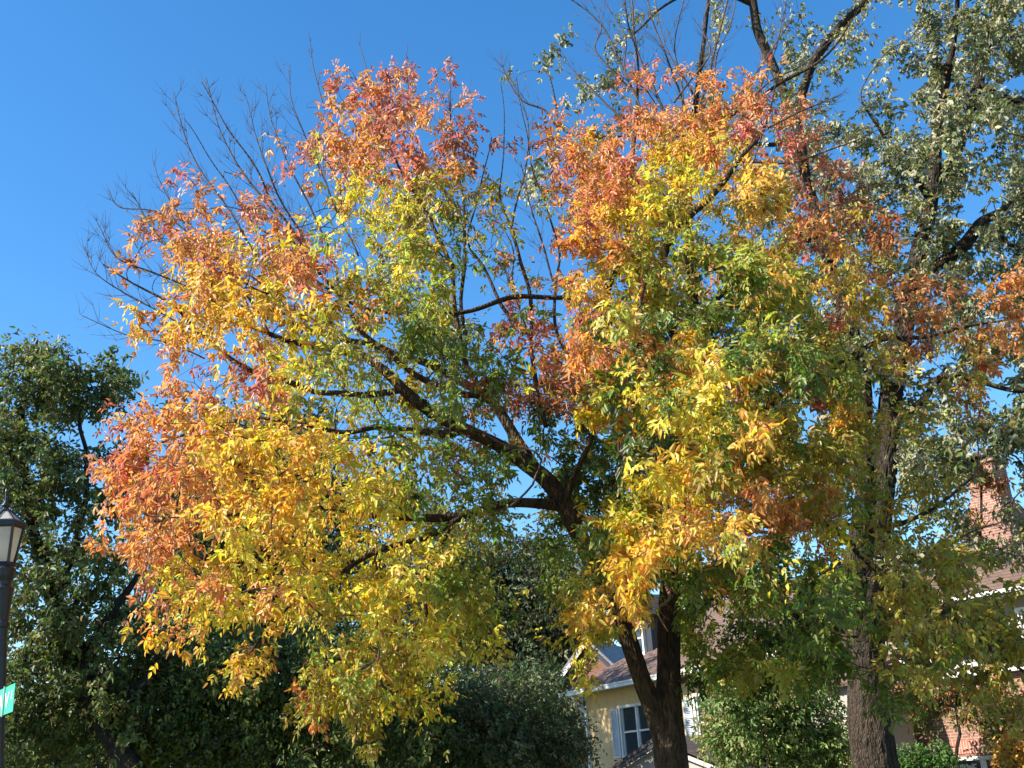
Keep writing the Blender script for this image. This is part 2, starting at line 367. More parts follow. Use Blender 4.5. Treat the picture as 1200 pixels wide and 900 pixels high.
# ================================================================== SETTING
ground = tag(MB().poly([(-1500, -1500, 0), (1500, -1500, 0), (1500, 1500, 0), (-1500, 1500, 0)]).build('ground', M['lawn']), kind='structure')
tag(MB().box(-300, 300, -4, 5.2, -.3, .004).build('road', M['asphalt']), kind='structure')
tag(MB().box(-300, 300, 5.2, 5.35, -.3, .13).build('kerb', M['concrete'], bevel=.01), kind='structure')
tag(MB().box(-300, 300, 8.2, 9.7, -.3, .02).build('pavement', M['concrete']), kind='structure')

# ------------------------------------------------------------------ stucco house
def zplane(px, py, z):                 # depth at which pixel ray reaches height z
    d = Rn @ np.array([px-600.0, 450.0-py, -F]); return (z-1.6)*d[1]/d[2]
def facade(pl, Yl, pr):
    A = at(*pl, Yl); B = at(*pr, zplane(*pr, A[2])); return A, B
A, B = facade((660, 812), 40, (845, 776))
U = B-A; U[2] = 0; U = norm(U); TH = math.atan2(U[1], U[0]); EZ = float(A[2])
NY = np.array([-U[1], U[0], 0])        # into the house
print('stucco facade', A, B, 'angle', math.degrees(TH), 'eave z', EZ)
def frame(O):
    Ox = np.array([O[0], O[1], 0.0])
    def hit(px, py, yoff=0):           # pixel -> (u, z) on plane local y = yoff
        d = Rn @ np.array([px-600.0, 450.0-py, -F]); den = d @ NY; t = ((Ox+NY*yoff-EYE) @ NY)/den; p = EYE+d*t
        return float((p-Ox) @ U), float(p[2])
    return Ox, hit
O1, hit1 = frame(A+U*.55+NY*.55)
h1 = empty('stucco_house', O1, TH, 'cream stucco house with brown roof and shuttered windows behind the forked trunk', 'house')
uR = hit1(925, 800)[0]; D1 = 9.0
print('house1 length', uR)
def wall_with_holes(mb, u0, u1, z0, z1, holes, th=.25, y=0):
    """vertical wall sheet in x-z made of butted blocks round rectangular openings"""
    xs = sorted({u0, u1, *[h[0] for h in holes], *[h[1] for h in holes]})
    for a, b in zip(xs[:-1], xs[1:]):
        hs = sorted([h for h in holes if h[0] < (a+b)/2 < h[1]], key=lambda h: h[2]); z = z0
        for h in hs:
            if h[2] > z: mb.box(a, b, y, y+th, z, h[2])
            z = h[3]
        if z < z1: mb.box(a, b, y, y+th, z, z1)
def window(parent, u0, u1, z0, z1, y=0, shutters=0, sashes=1, m='white', name='window', grid=0):
    f = MB(); t = .07
    f.box(u0-t, u0+.02, y-.045, y+.12, z0-t, z1+t); f.box(u1-.02, u1+t, y-.045, y+.12, z0-t, z1+t)
    f.box(u0+.02, u1-.02, y-.042, y+.12, z1-.02, z1+t); f.box(u0+.02, u1-.02, y-.042, y+.12, z0-t, z0+.03)
    w = (u1-u0)/sashes
    for k in range(sashes):
        a = u0+k*w; b = a+w; zm = (z0+z1)/2
        if k: f.box(a-.035, a+.035, y-.02, y+.12, z0+.03, z1-.02)
        f.box(a+.035, b-.035, y+.01, y+.07, zm-.03, zm+.03)
        for q in (a+.035, b-.075): f.box(q, q+.04, y+.012, y+.068, z0+.03, z1-.02)
        for q in range(grid): x = a+(b-a)*(q+1)/(grid+1); f.box(x-.012, x+.012, y+.03, y+.06, zm+.03, z1-.02)
    o = f.build(name, M[m], parent, bevel=.004)
    MB().box(u0+.02, u1-.02, y+.06, y+.075, z0+.03, z1-.02).build('pane', M['glass'], o)
    MB().box(u0-.14, u1+.14, y-.10, y+.02, z0-t-.06, z0-t-.002).build('sill', M[m], o, bevel=.006)
    for s_ in ([-1, 1] if shutters == 2 else [shutters] if shutters else []):
        a = u0-.13-.42 if s_ < 0 else u1+.13; sb = MB(); b = a+.42
        sb.box(a, a+.05, y-.05, y-.004, z0, z1); sb.box(b-.05, b, y-.05, y-.004, z0, z1)
        sb.box(a+.05, b-.05, y-.05, y-.004, z0, z0+.07); sb.box(a+.05, b-.05, y-.05, y-.004, z1-.07, z1)
        zz = z0+.09
        while zz < z1-.08: sb.hexa([(a+.05, y-.04, zz), (b-.05, y-.04, zz), (b-.05, y-.008, zz+.035), (a+.05, y-.008, zz+.035), (a+.05, y-.04, zz+.012), (b-.05, y-.04, zz+.012), (b-.05, y-.008, zz+.047), (a+.05, y-.008, zz+.047)]); zz += .05
        sb.build('shutter', M['shutter'], parent)
    return o
wl0 = hit1(726, 820); wl1 = hit1(768, 870); wr0 = hit1(806, 800); wr1 = hit1(842, 856)
print('win', wl0, wl1, wr0, wr1)
WZ1 = EZ-.75; WZ0 = WZ1-1.55
wins = [(wl0[0], wl1[0], WZ0, WZ1), (wr0[0]+.25, wr0[0]+2.1, WZ0, WZ1)]
holes = wins
mb = MB(); wall_with_holes(mb, 0, uR, 0, EZ-.12, holes)
mb.box(0, .25, .25, D1, 0, EZ-.12); mb.box(uR-.25, uR, .25, D1, 0, EZ-.12); mb.box(.25, uR-.25, D1-.25, D1, 0, EZ-.12)
mb.build('wall', M['stucco'], h1)
for k, (a, b, c, d) in enumerate(wins): window(h1, a, b, c, d, 0, 2 if k == 0 else -1, 2)
OV = .55; RH = EZ+2.9; mid = D1/2
hipl = 3.2
e = [(-OV, -OV, EZ), (uR+OV, -OV, EZ), (uR+OV, D1+OV, EZ), (-OV, D1+OV, EZ)]; r0 = (hipl, mid, RH); r1 = (uR-hipl, mid, RH)
mb = MB(); mb.slab([e[0], e[1], r1, r0], .1).slab([e[1], e[2], r1], .1).slab([e[2], e[3], r0, r1], .1).slab([e[3], e[0], r0], .1)
roof = mb.build('roof', M['roof_brown'], h1)
MB().box(-OV+.03, uR+OV-.03, -OV+.03, D1+OV-.03, EZ-.14, EZ-.105).build('soffit', M['soffit'], h1)
g = MB(); gz = EZ-.03
g.box(-OV-.12, uR+OV+.12, -OV-.12, -OV-.003, gz-.13, gz+.01); g.box(-OV-.13, uR+OV+.13, -OV-.14, -OV-.12, gz-.02, gz+.03)
g.box(-OV-.12, -OV-.003, -OV, D1+OV, gz-.13, gz+.01)
g.build('gutter', M['white'], h1, bevel=.01)
dp = MB(); dp.box(.02, .13, -.10, -.004, 0, EZ-.75); dp.bar((.075, -.05, EZ-.75), (-.12, -OV-.02, EZ-.22), .10); dp.box(-.19, -.07, -OV-.10, -OV+.02, EZ-.25, EZ-.15)
dp.build('downspout', M['white'], h1, bevel=.01)
wg = MB(); WU = hit1(1008, 840, .6)[0]; wg.box(uR+.003, WU, .6, 2.4, 0, EZ-.9); wg.build('painted_shade_wall', M['stucco_grey_shade'], h1)  # added wall piece, coloured grey to paint in shade on the cream wall
MB().slab([(uR+.58, .3, EZ-.95), (WU+.1, .3, EZ-.95), (WU+.1, 2.5, EZ-.2), (uR+.58, 2.5, EZ-.2)], .1).build('added_wall_roof', M['roof_brown'], h1)  # roof made up to cover the added grey wall piece
# dormer
du, dz = hit1(760, 775, 1.6); dz = EZ+1.0; print('dormer u', du, dz)
dm = MB(); sl_ = (RH-EZ)/(mid+OV); y0 = 1.3
dm.box(du-.75, du+.75, y0, y0+3.0, EZ+.3, EZ+2.35); dm.build('dormer_wall', M['dark'], h1)
dr = MB(); dr.slab([(du-1.0, y0-.25, EZ+2.2), (du, y0-.25, EZ+3.05), (du, y0+3.3, EZ+3.05), (du-1.0, y0+3.3, EZ+2.2)][::-1], .08)
dr.slab([(du+1.0, y0-.25, EZ+2.2), (du, y0-.25, EZ+3.05), (du, y0+3.3, EZ+3.05), (du+1.0, y0+3.3, EZ+2.2)], .08)
dr.poly([(du-.75, y0-.002, EZ+2.35), (du+.75, y0-.002, EZ+2.35), (du, y0-.002, EZ+2.95)]); dr.build('dormer_roof', M['roof_dark'], h1)
window(h1, du-.35, du+.35, EZ+1.05, EZ+2.1, y0-.08, name='dormer_window')
# brick chimney on the house
cu, cz = hit1(741, 715, 6); ch = MB().box(cu-.35, cu+.35, 5.8, 6.5, RH-1.6, RH+2.2); ch.box(cu-.42, cu+.42, 5.73, 6.57, RH+2.2, RH+2.35); ch.build('chimney', M['brick'], h1)
# porch with gabled dark roof
pu = hit1(782, 862, -2.6)[0]; pz = hit1(776, 868, -2.6)[1]; print('porch', pu, pz)
pr = MB(); w = 4.6; dz_ = 1.3
pr.slab([(pu-w, -3.0, pz-dz_), (pu, -3.0, pz), (pu, -.06, pz), (pu-w, -.06, pz-dz_)][::-1], .1)
pr.slab([(pu+w, -3.0, pz-dz_), (pu+w, -.06, pz-dz_), (pu, -.06, pz), (pu, -3.0, pz)][::-1], .1)
pr.build('porch_roof', M['roof_dark'], h1)
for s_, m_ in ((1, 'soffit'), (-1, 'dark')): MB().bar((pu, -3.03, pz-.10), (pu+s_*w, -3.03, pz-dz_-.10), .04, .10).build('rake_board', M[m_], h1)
MB().poly([(pu-w+.3, -2.9, pz-dz_+.0), (pu+w-.3, -2.9, pz-dz_), (pu, -2.9, pz-.12)]).build('porch_gable', M['stucco_grey_shade'], h1)
for s_ in (-1, 1): MB().box(pu+s_*(w-.4)-.12, pu+s_*(w-.4)+.12, -2.9, -2.66, 0, pz-dz_).build('porch_post', M['white'], h1)
MB().box(pu-w+.1, pu+w-.1, -2.95, -2.6, pz-dz_-.22, pz-dz_-.004).build('porch_beam', M['white'], h1)

# ------------------------------------------------------------------ brick house with grey roof (far left behind)
g0 = at(690, 752, 52); bh = empty('grey_roofed_house', (g0[0], g0[1], 0), math.radians(-25), 'dark brick house with grey shingle roof and white rake board, left of the cream house', 'house')
Z = float(g0[2]); hw = 4.2; hh = 4.4
MB().box(-hw, hw, 0, 9, 0, Z-hh).hexa([(-hw, 0, Z-hh), (hw, 0, Z-hh), (hw, .3, Z-hh), (-hw, .3, Z-hh), (-.02, 0, Z-.15), (.02, 0, Z-.15), (.02, .3, Z-.15), (-.02, .3, Z-.15)]).build('wall', M['brick_dark'], bh)
MB().slab([(-hw-.6, -.4, Z-hh-.6), (0, -.4, Z), (0, 9.4, Z), (-hw-.6, 9.4, Z-hh-.6)][::-1], .12).slab([(hw+.6, -.4, Z-hh-.6), (0, -.4, Z), (0, 9.4, Z), (hw+.6, 9.4, Z-hh-.6)], .12).build('roof', M['roof_grey'], bh)
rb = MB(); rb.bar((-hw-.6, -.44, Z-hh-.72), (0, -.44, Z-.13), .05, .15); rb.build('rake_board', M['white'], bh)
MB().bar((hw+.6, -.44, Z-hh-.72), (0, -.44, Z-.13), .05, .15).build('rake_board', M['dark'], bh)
window(bh, -.6, .5, Z-3.6, Z-2.2, -.06)
window(bh, -1.2, 0, Z-7.0, Z-5.4, -.06)
gl = at(612, 822, 50)
# ------------------------------------------------------------------ brick house on the right
A3 = at(1052, 802, 31); Y3 = zplane(1118, 788, A3[2]); B3 = at(1118, 788, Y3)
print('brick band', A3, B3, math.degrees(math.atan2(*(B3-A3)[1::-1])))
U = B3-A3; U[2] = 0; U = norm(U); TH3 = math.atan2(U[1], U[0])
if abs(math.degrees(TH3)) > 65 or TH3 > 0: TH3 = math.radians(-50); U = np.array([math.cos(TH3), math.sin(TH3), 0])
NY = np.array([-U[1], U[0], 0]); BZ = float(A3[2])
O3, hit3 = frame(A3-U*1.2)
b3 = empty('brick_house', O3, TH3, 'red brick house with white ledge and tall brick chimney at the right edge', 'house')
L3 = 12.0; EZ3 = hit3(1160, 697)[1]; print('brick house eave', EZ3, 'band', BZ)
ww = hit3(1150, 886); wz = ww[1]; print('low window', ww)
wn = [(ww[0]-1.1, ww[0]+1.1, wz-1.5, wz)]
mb = MB(); wall_with_holes(mb, 0, L3, 0, BZ-.02, wn); mb.box(0, .25, .25, 9, 0, BZ-.02); mb.box(L3-.25, L3, .25, 9, 0, BZ-.02); mb.build('wall', M['brick'], b3)
up = [(1.4, 2.3, BZ+.35, EZ3-.5), (2.7, 3.6, BZ+.35, EZ3-.5), (4.9, 5.8, BZ+.35, EZ3-.5), (7.2, 8.1, BZ+.35, EZ3-.5)]
mb = MB(); wall_with_holes(mb, .05, L3-.05, BZ+.1, EZ3, up, y=.05); mb.box(.05, .3, .3, 9, BZ+.1, EZ3); mb.box(L3-.3, L3-.05, .3, 9, BZ+.1, EZ3); mb.build('upper_wall', M['tan'], b3)
MB().box(-.15, L3+.15, -.22, .3, BZ-.02, BZ+.1).build('ledge', M['white'], b3, bevel=.01)
for a, b, c, d in up: window(b3, a, b, c, d, .05, 0, 1)
window(b3, wn[0][0], wn[0][1], wn[0][2], wn[0][3]-.07, 0, 0, 2)
MB().box(wn[0][0]-.5, wn[0][1]+.5, -.02, .003, wz+.08, wz+.40).build('soldier_course', M['soldier'], b3)
R3 = EZ3+2.7; e = [(-.5, -.5, EZ3), (L3+.5, -.5, EZ3), (L3+.5, 9.5, EZ3), (-.5, 9.5, EZ3)]; r0 = (3.2, 4.5, R3); r1 = (L3-3.2, 4.5, R3)
MB().slab([e[0], e[1], r1, r0], .1).slab([e[1], e[2], r1], .1).slab([e[2], e[3], r0, r1], .1).slab([e[3], e[0], r0], .1).build('roof', M['roof_brown'], b3)
MB().box(-.58, L3+.58, -.60, -.503, EZ3-.09, EZ3+.01).build('gutter', M['white'], b3)
MB().box(-.46, L3+.46, -.46, 9.4, EZ3-.15, EZ3-.11).build('soffit', M['soffit'], b3)
cu, cz = hit3(1157, 560, 2.4); print('chimney', cu, cz)
ch = MB().box(cu-.62, cu+.62, 1.9, 2.9, EZ3-.4, cz-1.0).hexa([(cu-.62, 1.9, cz-1.0), (cu+.62, 1.9, cz-1.0), (cu+.62, 2.9, cz-1.0), (cu-.62, 2.9, cz-1.0), (cu-.4, 2.0, cz-.6), (cu+.4, 2.0, cz-.6), (cu+.4, 2.8, cz-.6), (cu-.4, 2.8, cz-.6)])
ch.box(cu-.4, cu+.4, 2.0, 2.8, cz-.6, cz+.35).box(cu-.48, cu+.48, 1.92, 2.88, cz+.35, cz+.5); cho = ch.build('chimney', M['brick'], b3)
mb = MB()
for k in (-.18, .18): mb.lathe([(.11, cz+.5), (.1, cz+.8)], 12, (cu+k, 2.4))
mb.build('chimney_pot', plain('terracotta', (.35, .16, .09)), cho)

# ================================================================== TREES
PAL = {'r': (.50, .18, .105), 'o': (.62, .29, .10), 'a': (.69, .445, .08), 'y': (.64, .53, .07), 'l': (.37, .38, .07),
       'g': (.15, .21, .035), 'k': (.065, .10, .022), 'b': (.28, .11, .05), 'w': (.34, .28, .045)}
def rows():
    T = {}
    def put(r, c, s):
        for i, ch in enumerate(s): T[(r, c+i)] = ch
    put(2, 9, 'rRRrr'); put(2, 18, 'rroo')
    put(3, 9, 'ROROb.'); put(3, 16, 'oroOOOrr')
    put(4, 8, 'rOORRBb.'); put(4, 16, 'ROAAAAorr')
    put(5, 4, '.r.rrYYYWWw.'); put(5, 16, 'OOYYYAAob')
    put(6, 4, 'roOorlyYWWl.'); put(6, 16, 'oALLwwaoob')
    put(7, 4, 'oOOOORlLLgg.'); put(7, 16, 'oALLGLWwao')
    put(8, 4, 'aAAAOOOLL..a'); put(8, 16, 'aAYLGGLLAabooo')
    put(9, 3, 'aoAAAYWWLGGaR'); put(9, 17, 'YYGLGGLwwbooo')
    put(10, 4, '.ryrYLLWGGGg'); put(10, 16, 'OAAOAOLGLwaaro')
    put(11, 3, 'ooOooYllLWGBB'); put(11, 16, 'BYAAYAGGWww.b.')
    put(12, 3, 'oOOAYAYyLLG.b'); put(12, 16, 'KKAYYAAGWWw')
    put(13, 3, 'RROAAYYYYLGGg'); put(13, 16, 'KKLYAAWWWw')
    put(14, 3, 'RROAAAYYYGGG.'); put(14, 16, 'KKYWYWOWWGww..')
    put(15, 3, 'oOOAYAYYYLLg.'); put(15, 16, 'kGLAAaWoyww...')
    put(16, 4, 'OoYYAYYYYLg.'); put(16, 16, 'ggAAGGGyYwwWww')
    put(17, 4, 'oYYaYYYYYLg.'); put(17, 16, 'lAAaGGLGGgWWww')
    put(18, 4, 'aaya.yWYYLg.'); put(18, 16, 'yl..LKKGGgwWWW')
    put(19, 6, 'aa.YLWYg'); put(19, 16, '.y..gLkGggwWww')
    put(20, 8, 'oWWYy'); put(20, 25, 'gg'); put(20, 28, 'ww'); put(21, 10, 'w')
    return T
TM = rows()
def cell(T, px, py): return T.get((int(py//40), int(px//40)), '.')
def sample_map(T, per_dense, per_sparse, edge=.5):
    px = []; py = []; ch = []
    for (r, c), k in T.items():
        if k == '.': continue
        n = rng.poisson(per_dense if k.isupper() else per_sparse)
        x = 40*c+20+rng.uniform(-22, 22, n); y = 40*r+22+rng.uniform(-22, 22, n)
        px += list(x); py += list(y); ch += [k]*n
    return np.array(px), np.array(py), ch

def make_tree(name, label, cat, base, guides, tips, per, color, barks, leaf, group=None, leafkw={}, growkw={}, extra=None, trunk_n=1, k0=20, furrow=0):
    """guides: list of (path, part_name); first trunk_n are the trunk"""
    root = empty(name, base, 0, label, cat, group)
    sk = Skeleton(); tr = Tubes()
    for i, P in enumerate(guides):
        sk.guide(P)
        if i < trunk_n: tr.add(P[:, :3], P[:, 3], k0, .06, i, furrow)
        else:
            lb = Tubes(); lb.add(P[:, :3], P[:, 3], 10 if P[0, 3] > .04 else 6, .06, i); lb.build('limb', barks[0], root, base)
    tr.build('trunk', barks[0], root, base)
    sk.grow(tips, **growkw); tb = Tubes(); sk.tubes(tb)
    if extra is not None: extra(tb)
    tb.build('twigs', barks[1], root, base)
    compound(sk, per, color, leaf, root, base, **leafkw)
    return root, sk
def spray(tb, P, n_side, ang=.6, length=.9, r=.006, lvl=2, updir=None, taper=.5):
    """bare side twigs along a bough path"""
    P = np.asarray(P, float); T = norm(np.gradient(P[:, :3], axis=0)); n = len(P)
    for q in range(n_side):
        f = .15+.83*(q+rng.random()*.8)/n_side; i = min(n-2, int(f*n)); d = T[i]
        s = norm(np.cross(d, rand_unit(1)[0])); a = ang*(.5+1.1*rng.random())
        dd = norm(d*math.cos(a)+s*math.sin(a)); L = length*(1-taper*f)*(.5+.9*rng.random())
        m = max(3, int(L/.12)); u = np.linspace(0, 1, m)[:, None]
        curve = P[i, :3]+dd*L*u+norm(rng.normal(size=3))*L*.07*np.sin(u*rng.uniform(3, 7))+(updir if updir is not None else np.array([0, 0, .25]))*L*u*u*.8+rng.normal(0, .006, (m, 3))
        rr = np.linspace(r, r*.35, m); tb.add(curve, rr, 3)
        if lvl > 1: spray(tb, np.c_[curve, rr], max(2, int(n_side*.3)), ang*1.05, length*.42, r*.6, lvl-1, updir)

# ---------------- the big autumn tree
Y0 = 15.0
b0 = at(787, 897, Y0)
def down(P, base, flare=1.35):     # extend a path straight down to the ground
    b = np.array(base); r = P[0][3]
    return np.vstack([[b[0]+.03, b[1], -.1, r*flare*1.25], [b[0]+.02, b[1], .15, r*flare], [b[0], b[1], .6, r*1.08], P])
def px_rows(rows_): return np.array([[*at(x, y, Y), w*Y/F/2] for x, y, Y, w in rows_])
Ym = 23.0; bm = at(1027, 900, Ym)
MTR = [smooth_path(down(px_rows([(1026, 897, Ym, 60), (1020, 850, Ym, 55), (1016, 800, Ym, 50), (1014, 750, Ym, 50), (1016, 700, Ym, 49), (1022, 650, Ym, 44), (1030, 600, Ym, 38), (1036, 550, Ym, 36), (1042, 490, Ym, 34), (1047, 440, Ym, 31), (1056, 400, Ym, 30), (1064, 350, Ym, 28), (1076, 300, Ym, 26), (1088, 250, Ym, 23), (1095, 200, Ym, 20), (1098, 150, Ym, 16), (1110, 90, Ym, 12), (1120, 30, Ym, 8), (1125, -60, Ym, 5)]), bm, 1.3)),
     smooth_path(px_rows([(1004, 745, Ym-.1, 30), (1000, 690, Ym-.2, 28), (1004, 640, Ym-.2, 26), (1012, 580, Ym-.1, 24), (1012, 520, Ym, 24), (1012, 460, Ym, 24), (1003, 410, Ym, 24), (988, 360, Ym, 22), (972, 310, Ym, 20), (960, 260, Ym, 17), (945, 210, Ym, 16), (938, 165, Ym, 15), (936, 130, Ym, 15), (948, 85, Ym, 15), (965, 55, Ym, 14), (990, 25, Ym, 13), (1015, 0, Ym, 12), (1040, -50, Ym, 9)]))]
MT1, MT2 = MTR
MT1[:, 3] *= .84; MT2[:, 3] *= .84
G = []
tr1 = smooth_path(down(px_rows([(787, 895, 15, 37), (784, 862, 15, 35), (783, 835, 15, 32), (784, 800, 15.05, 28), (784, 740, 15.1, 26), (786, 690, 15.2, 25), (790, 640, 15.3, 25), (794, 590, 15.4, 26), (800, 530, 15.5, 23), (803, 460, 15.6, 20), (808, 400, 15.7, 17), (812, 340, 15.8, 14), (808, 290, 15.9, 12), (806, 230, 15.9, 10), (812, 150, 15.9, 8), (822, 70, 15.9, 6), (832, -10, 15.9, 4)]), b0))
G.append(tr1)
tr2 = smooth_path(px_rows([(779, 868, 14.98, 30), (768, 835, 14.95, 28), (753, 800, 14.9, 25), (738, 755, 14.85, 24), (724, 715, 14.8, 23), (706, 680, 14.75, 24), (685, 640, 14.7, 25), (662, 592, 14.6, 25), (640, 562, 14.5, 23), (618, 545, 14.4, 20), (585, 522, 14.3, 18), (545, 503, 14.2, 18), (510, 486, 14.1, 17), (478, 462, 14.0, 16), (452, 436, 13.9, 14), (425, 418, 13.9, 12), (385, 408, 13.9, 10), (340, 400, 13.8, 8), (300, 385, 13.8, 6), (255, 372, 13.8, 4)]))
G.append(tr2)
def br(rows_): P = pix_path(rows_); G.append(P); return P
L1 = br([(470, 457, 14.0, 10), (440, 461, 13.9, 9), (400, 461, 13.8, 9), (365, 462, 13.8, 8), (335, 448, 13.7, 8), (300, 436, 13.7, 8), (272, 420, 13.6, 7), (255, 405, 13.6, 6), (225, 378, 13.6, 5), (200, 358, 13.5, 4), (165, 340, 13.5, 3), (120, 310, 13.5, 2)])
L2 = br([(632, 556, 14.45, 18), (612, 525, 14.6, 16), (590, 490, 14.7, 15), (566, 462, 14.8, 14), (530, 440, 14.8, 12), (500, 427, 14.9, 11), (470, 418, 15.0, 10), (440, 405, 15.1, 9), (400, 398, 15.2, 8), (350, 380, 15.3, 6), (310, 372, 15.3, 5), (290, 345, 15.3, 4)])
L3_ = br([(566, 462, 14.8, 11), (540, 462, 14.6, 10), (510, 450, 14.5, 9), (480, 434, 14.4, 9), (450, 412, 14.4, 8), (420, 385, 14.3, 7), (400, 350, 14.3, 6), (375, 320, 14.3, 5), (350, 280, 14.3, 4.5), (320, 240, 14.3, 4), (300, 200, 14.3, 3), (262, 140, 14.3, 2), (238, 98, 14.3, 1.5)])
L4 = br([(802, 470, 15.6, 13), (760, 420, 15.3, 12), (720, 375, 15.1, 11), (690, 352, 15.0, 9), (645, 347, 14.9, 9), (600, 350, 14.8, 9), (550, 364, 14.7, 8), (500, 369, 14.6, 8), (450, 363, 14.5, 7), (410, 355, 14.4, 6), (370, 330, 14.4, 5), (335, 290, 14.4, 4), (300, 260, 14.4, 3.5), (265, 215, 14.4, 2.5), (215, 140, 14.4, 1.5)])
L5 = br([(545, 503, 14.2, 12), (520, 508, 14.3, 14), (505, 505, 14.4, 11), (470, 502, 14.4, 9), (440, 499, 14.3, 8), (400, 507, 14.3, 7), (350, 500, 14.2, 6), (300, 490, 14.2, 5), (240, 500, 14.2, 4), (180, 520, 14.1, 3)])
L6 = br([(655, 592, 14.6, 17), (625, 590, 14.4, 14), (590, 592, 14.2, 13), (550, 600, 14.0, 12), (510, 606, 13.9, 11), (470, 607, 13.8, 10), (430, 603, 13.7, 9), (390, 598, 13.6, 8), (340, 597, 13.5, 7), (290, 600, 13.5, 5), (230, 605, 13.4, 4), (180, 610, 13.4, 3)])
L7 = br([(550, 600, 14.0, 9), (530, 612, 13.9, 9), (500, 628, 13.8, 8), (465, 640, 13.7, 7), (430, 655, 13.6, 7), (390, 678, 13.5, 6), (350, 700, 13.5, 5), (315, 735, 13.4, 4), (290, 765, 13.4, 3)])
L8 = br([(530, 612, 13.9, 8), (520, 635, 13.7, 7), (500, 665, 13.5, 7), (496, 700, 13.4, 6), (500, 735, 13.4, 5), (490, 780, 13.4, 4), (440, 815, 13.4, 3)])
V1 = br([(560, 462, 14.8, 8), (538, 400, 14.9, 9), (533, 365, 14.9, 9), (530, 320, 15.0, 8), (520, 290, 15.0, 8), (500, 250, 15.1, 7), (478, 215, 15.1, 6), (462, 185, 15.1, 4), (440, 130, 15.1, 3), (415, 90, 15.1, 2)])
V2 = br([(545, 395, 14.9, 7), (540, 350, 15.1, 7), (546, 300, 15.1, 7), (546, 265, 15.2, 6), (540, 225, 15.2, 5), (530, 170, 15.2, 3), (528, 110, 15.2, 2)])
V3 = br([(640, 500, 15.2, 9), (625, 430, 15.4, 8), (622, 395, 15.4, 7), (619, 340, 15.4, 7), (610, 300, 15.5, 6), (598, 265, 15.5, 5), (585, 220, 15.5, 3), (592, 150, 15.5, 2), (588, 95, 15.5, 1.2)])
V4 = br([(622, 395, 15.4, 6), (592, 365, 15.4, 7), (580, 345, 15.4, 6), (567, 310, 15.5, 5), (550, 280, 15.5, 4), (560, 230, 15.5, 3), (575, 160, 15.5, 2)])
V5 = br([(690, 440, 15.2, 7), (665, 415, 15.2, 6), (652, 385, 15.2, 6), (650, 330, 15.3, 5), (655, 290, 15.3, 4), (640, 240, 15.3, 3), (620, 180, 15.3, 2), (605, 90, 15.3, 1.2)])
C1 = br([(790, 640, 15.3, 18), (760, 590, 15.0, 17), (738, 545, 14.9, 17), (722, 480, 14.9, 16), (712, 420, 15.0, 15), (705, 380, 15.1, 14), (715, 330, 15.2, 11), (735, 280, 15.3, 9), (738, 220, 15.3, 7), (745, 150, 15.3, 5), (748, 90, 15.3, 3.5), (735, 20, 15.3, 2), (730, -20, 15.3, 1.5)])
C2 = br([(806, 430, 15.65, 12), (785, 380, 15.3, 12), (768, 330, 15.0, 11), (778, 290, 14.7, 12), (800, 262, 14.4, 12), (826, 238, 14.2, 10), (850, 212, 14.1, 8), (870, 185, 14.0, 6), (888, 160, 14.0, 5), (900, 130, 14.0, 3), (915, 80, 14.0, 2)])
C3 = br([(806, 420, 15.6, 10), (820, 385, 15.2, 11), (834, 358, 15.0, 10), (860, 330, 14.9, 9), (900, 300, 14.8, 7), (950, 280, 14.7, 5), (990, 262, 14.6, 3), (1030, 235, 14.6, 2)])
C4 = br([(810, 160, 15.9, 6), (830, 145, 15.7, 6), (870, 128, 15.5, 5), (910, 102, 15.3, 5), (950, 80, 15.2, 4), (975, 55, 15.1, 3), (1000, 20, 15.0, 2)])
D1_ = br([(798, 560, 15.4, 14), (850, 520, 15.1, 12), (910, 470, 14.8, 9), (960, 440, 14.6, 7), (1030, 400, 14.6, 6), (1090, 395, 14.6, 5), (1150, 380, 14.6, 3), (1190, 370, 14.7, 2)])
D2_ = br([(792, 650, 15.2, 13), (840, 620, 14.8, 12), (900, 600, 14.3, 10), (960, 610, 13.9, 9), (1010, 650, 13.5, 8), (1060, 690, 13.1, 7), (1110, 720, 12.8, 5), (1160, 760, 12.6, 4), (1200, 790, 12.5, 3)])
D3_ = br([(790, 690, 15.2, 10), (840, 665, 14.8, 9), (890, 690, 14.3, 8), (930, 720, 14.0, 6), (970, 760, 13.8, 4)])
D4_ = br([(960, 610, 13.9, 6), (1030, 620, 13.5, 6), (1080, 600, 13.2, 5), (1140, 560, 13.1, 3)])
D5_ = br([(788, 690, 15.1, 7), (770, 660, 14.3, 6), (755, 670, 13.7, 5), (740, 690, 13.4, 3)])
E1 = br([(662, 592, 14.6, 8), (672, 560, 14.2, 7), (690, 520, 13.9, 6), (715, 460, 13.6, 5), (760, 430, 13.5, 4)])
E2 = br([(900, 470, 14.8, 8), (880, 430, 14.0, 6), (850, 410, 13.3, 4)])

LIMBS = [tr1[tr1[:, 2] < 4.6], tr2, L1, L2, L3_[:len(L3_)//2], L4[len(L4)//6:len(L4)*2//3], L5, L6, L7, L8, V1, V2, V3, V4, V5, C2[len(C2)//3:]]
px, py, ch = sample_map(TM, 11, 5.2)
# crown depth: thick in the middle, thin at the rim
inside = np.array([[sum(cell(TM, x+dx, y+dy) != '.' for dx in (-80, -40, 0, 40, 80) for dy in (-80, -40, 0, 40, 80))] for x, y in zip(px, py)])[:, 0]/25
half = .6+3.4*np.clip(inside-.35, 0, .65)/.65
cy = 14.9-.0016*(px-780)*(px > 780)*1.0*2.2-.0022*(780-px)*(px < 780)
dep = cy+rng.uniform(-1, .85, len(px))*half
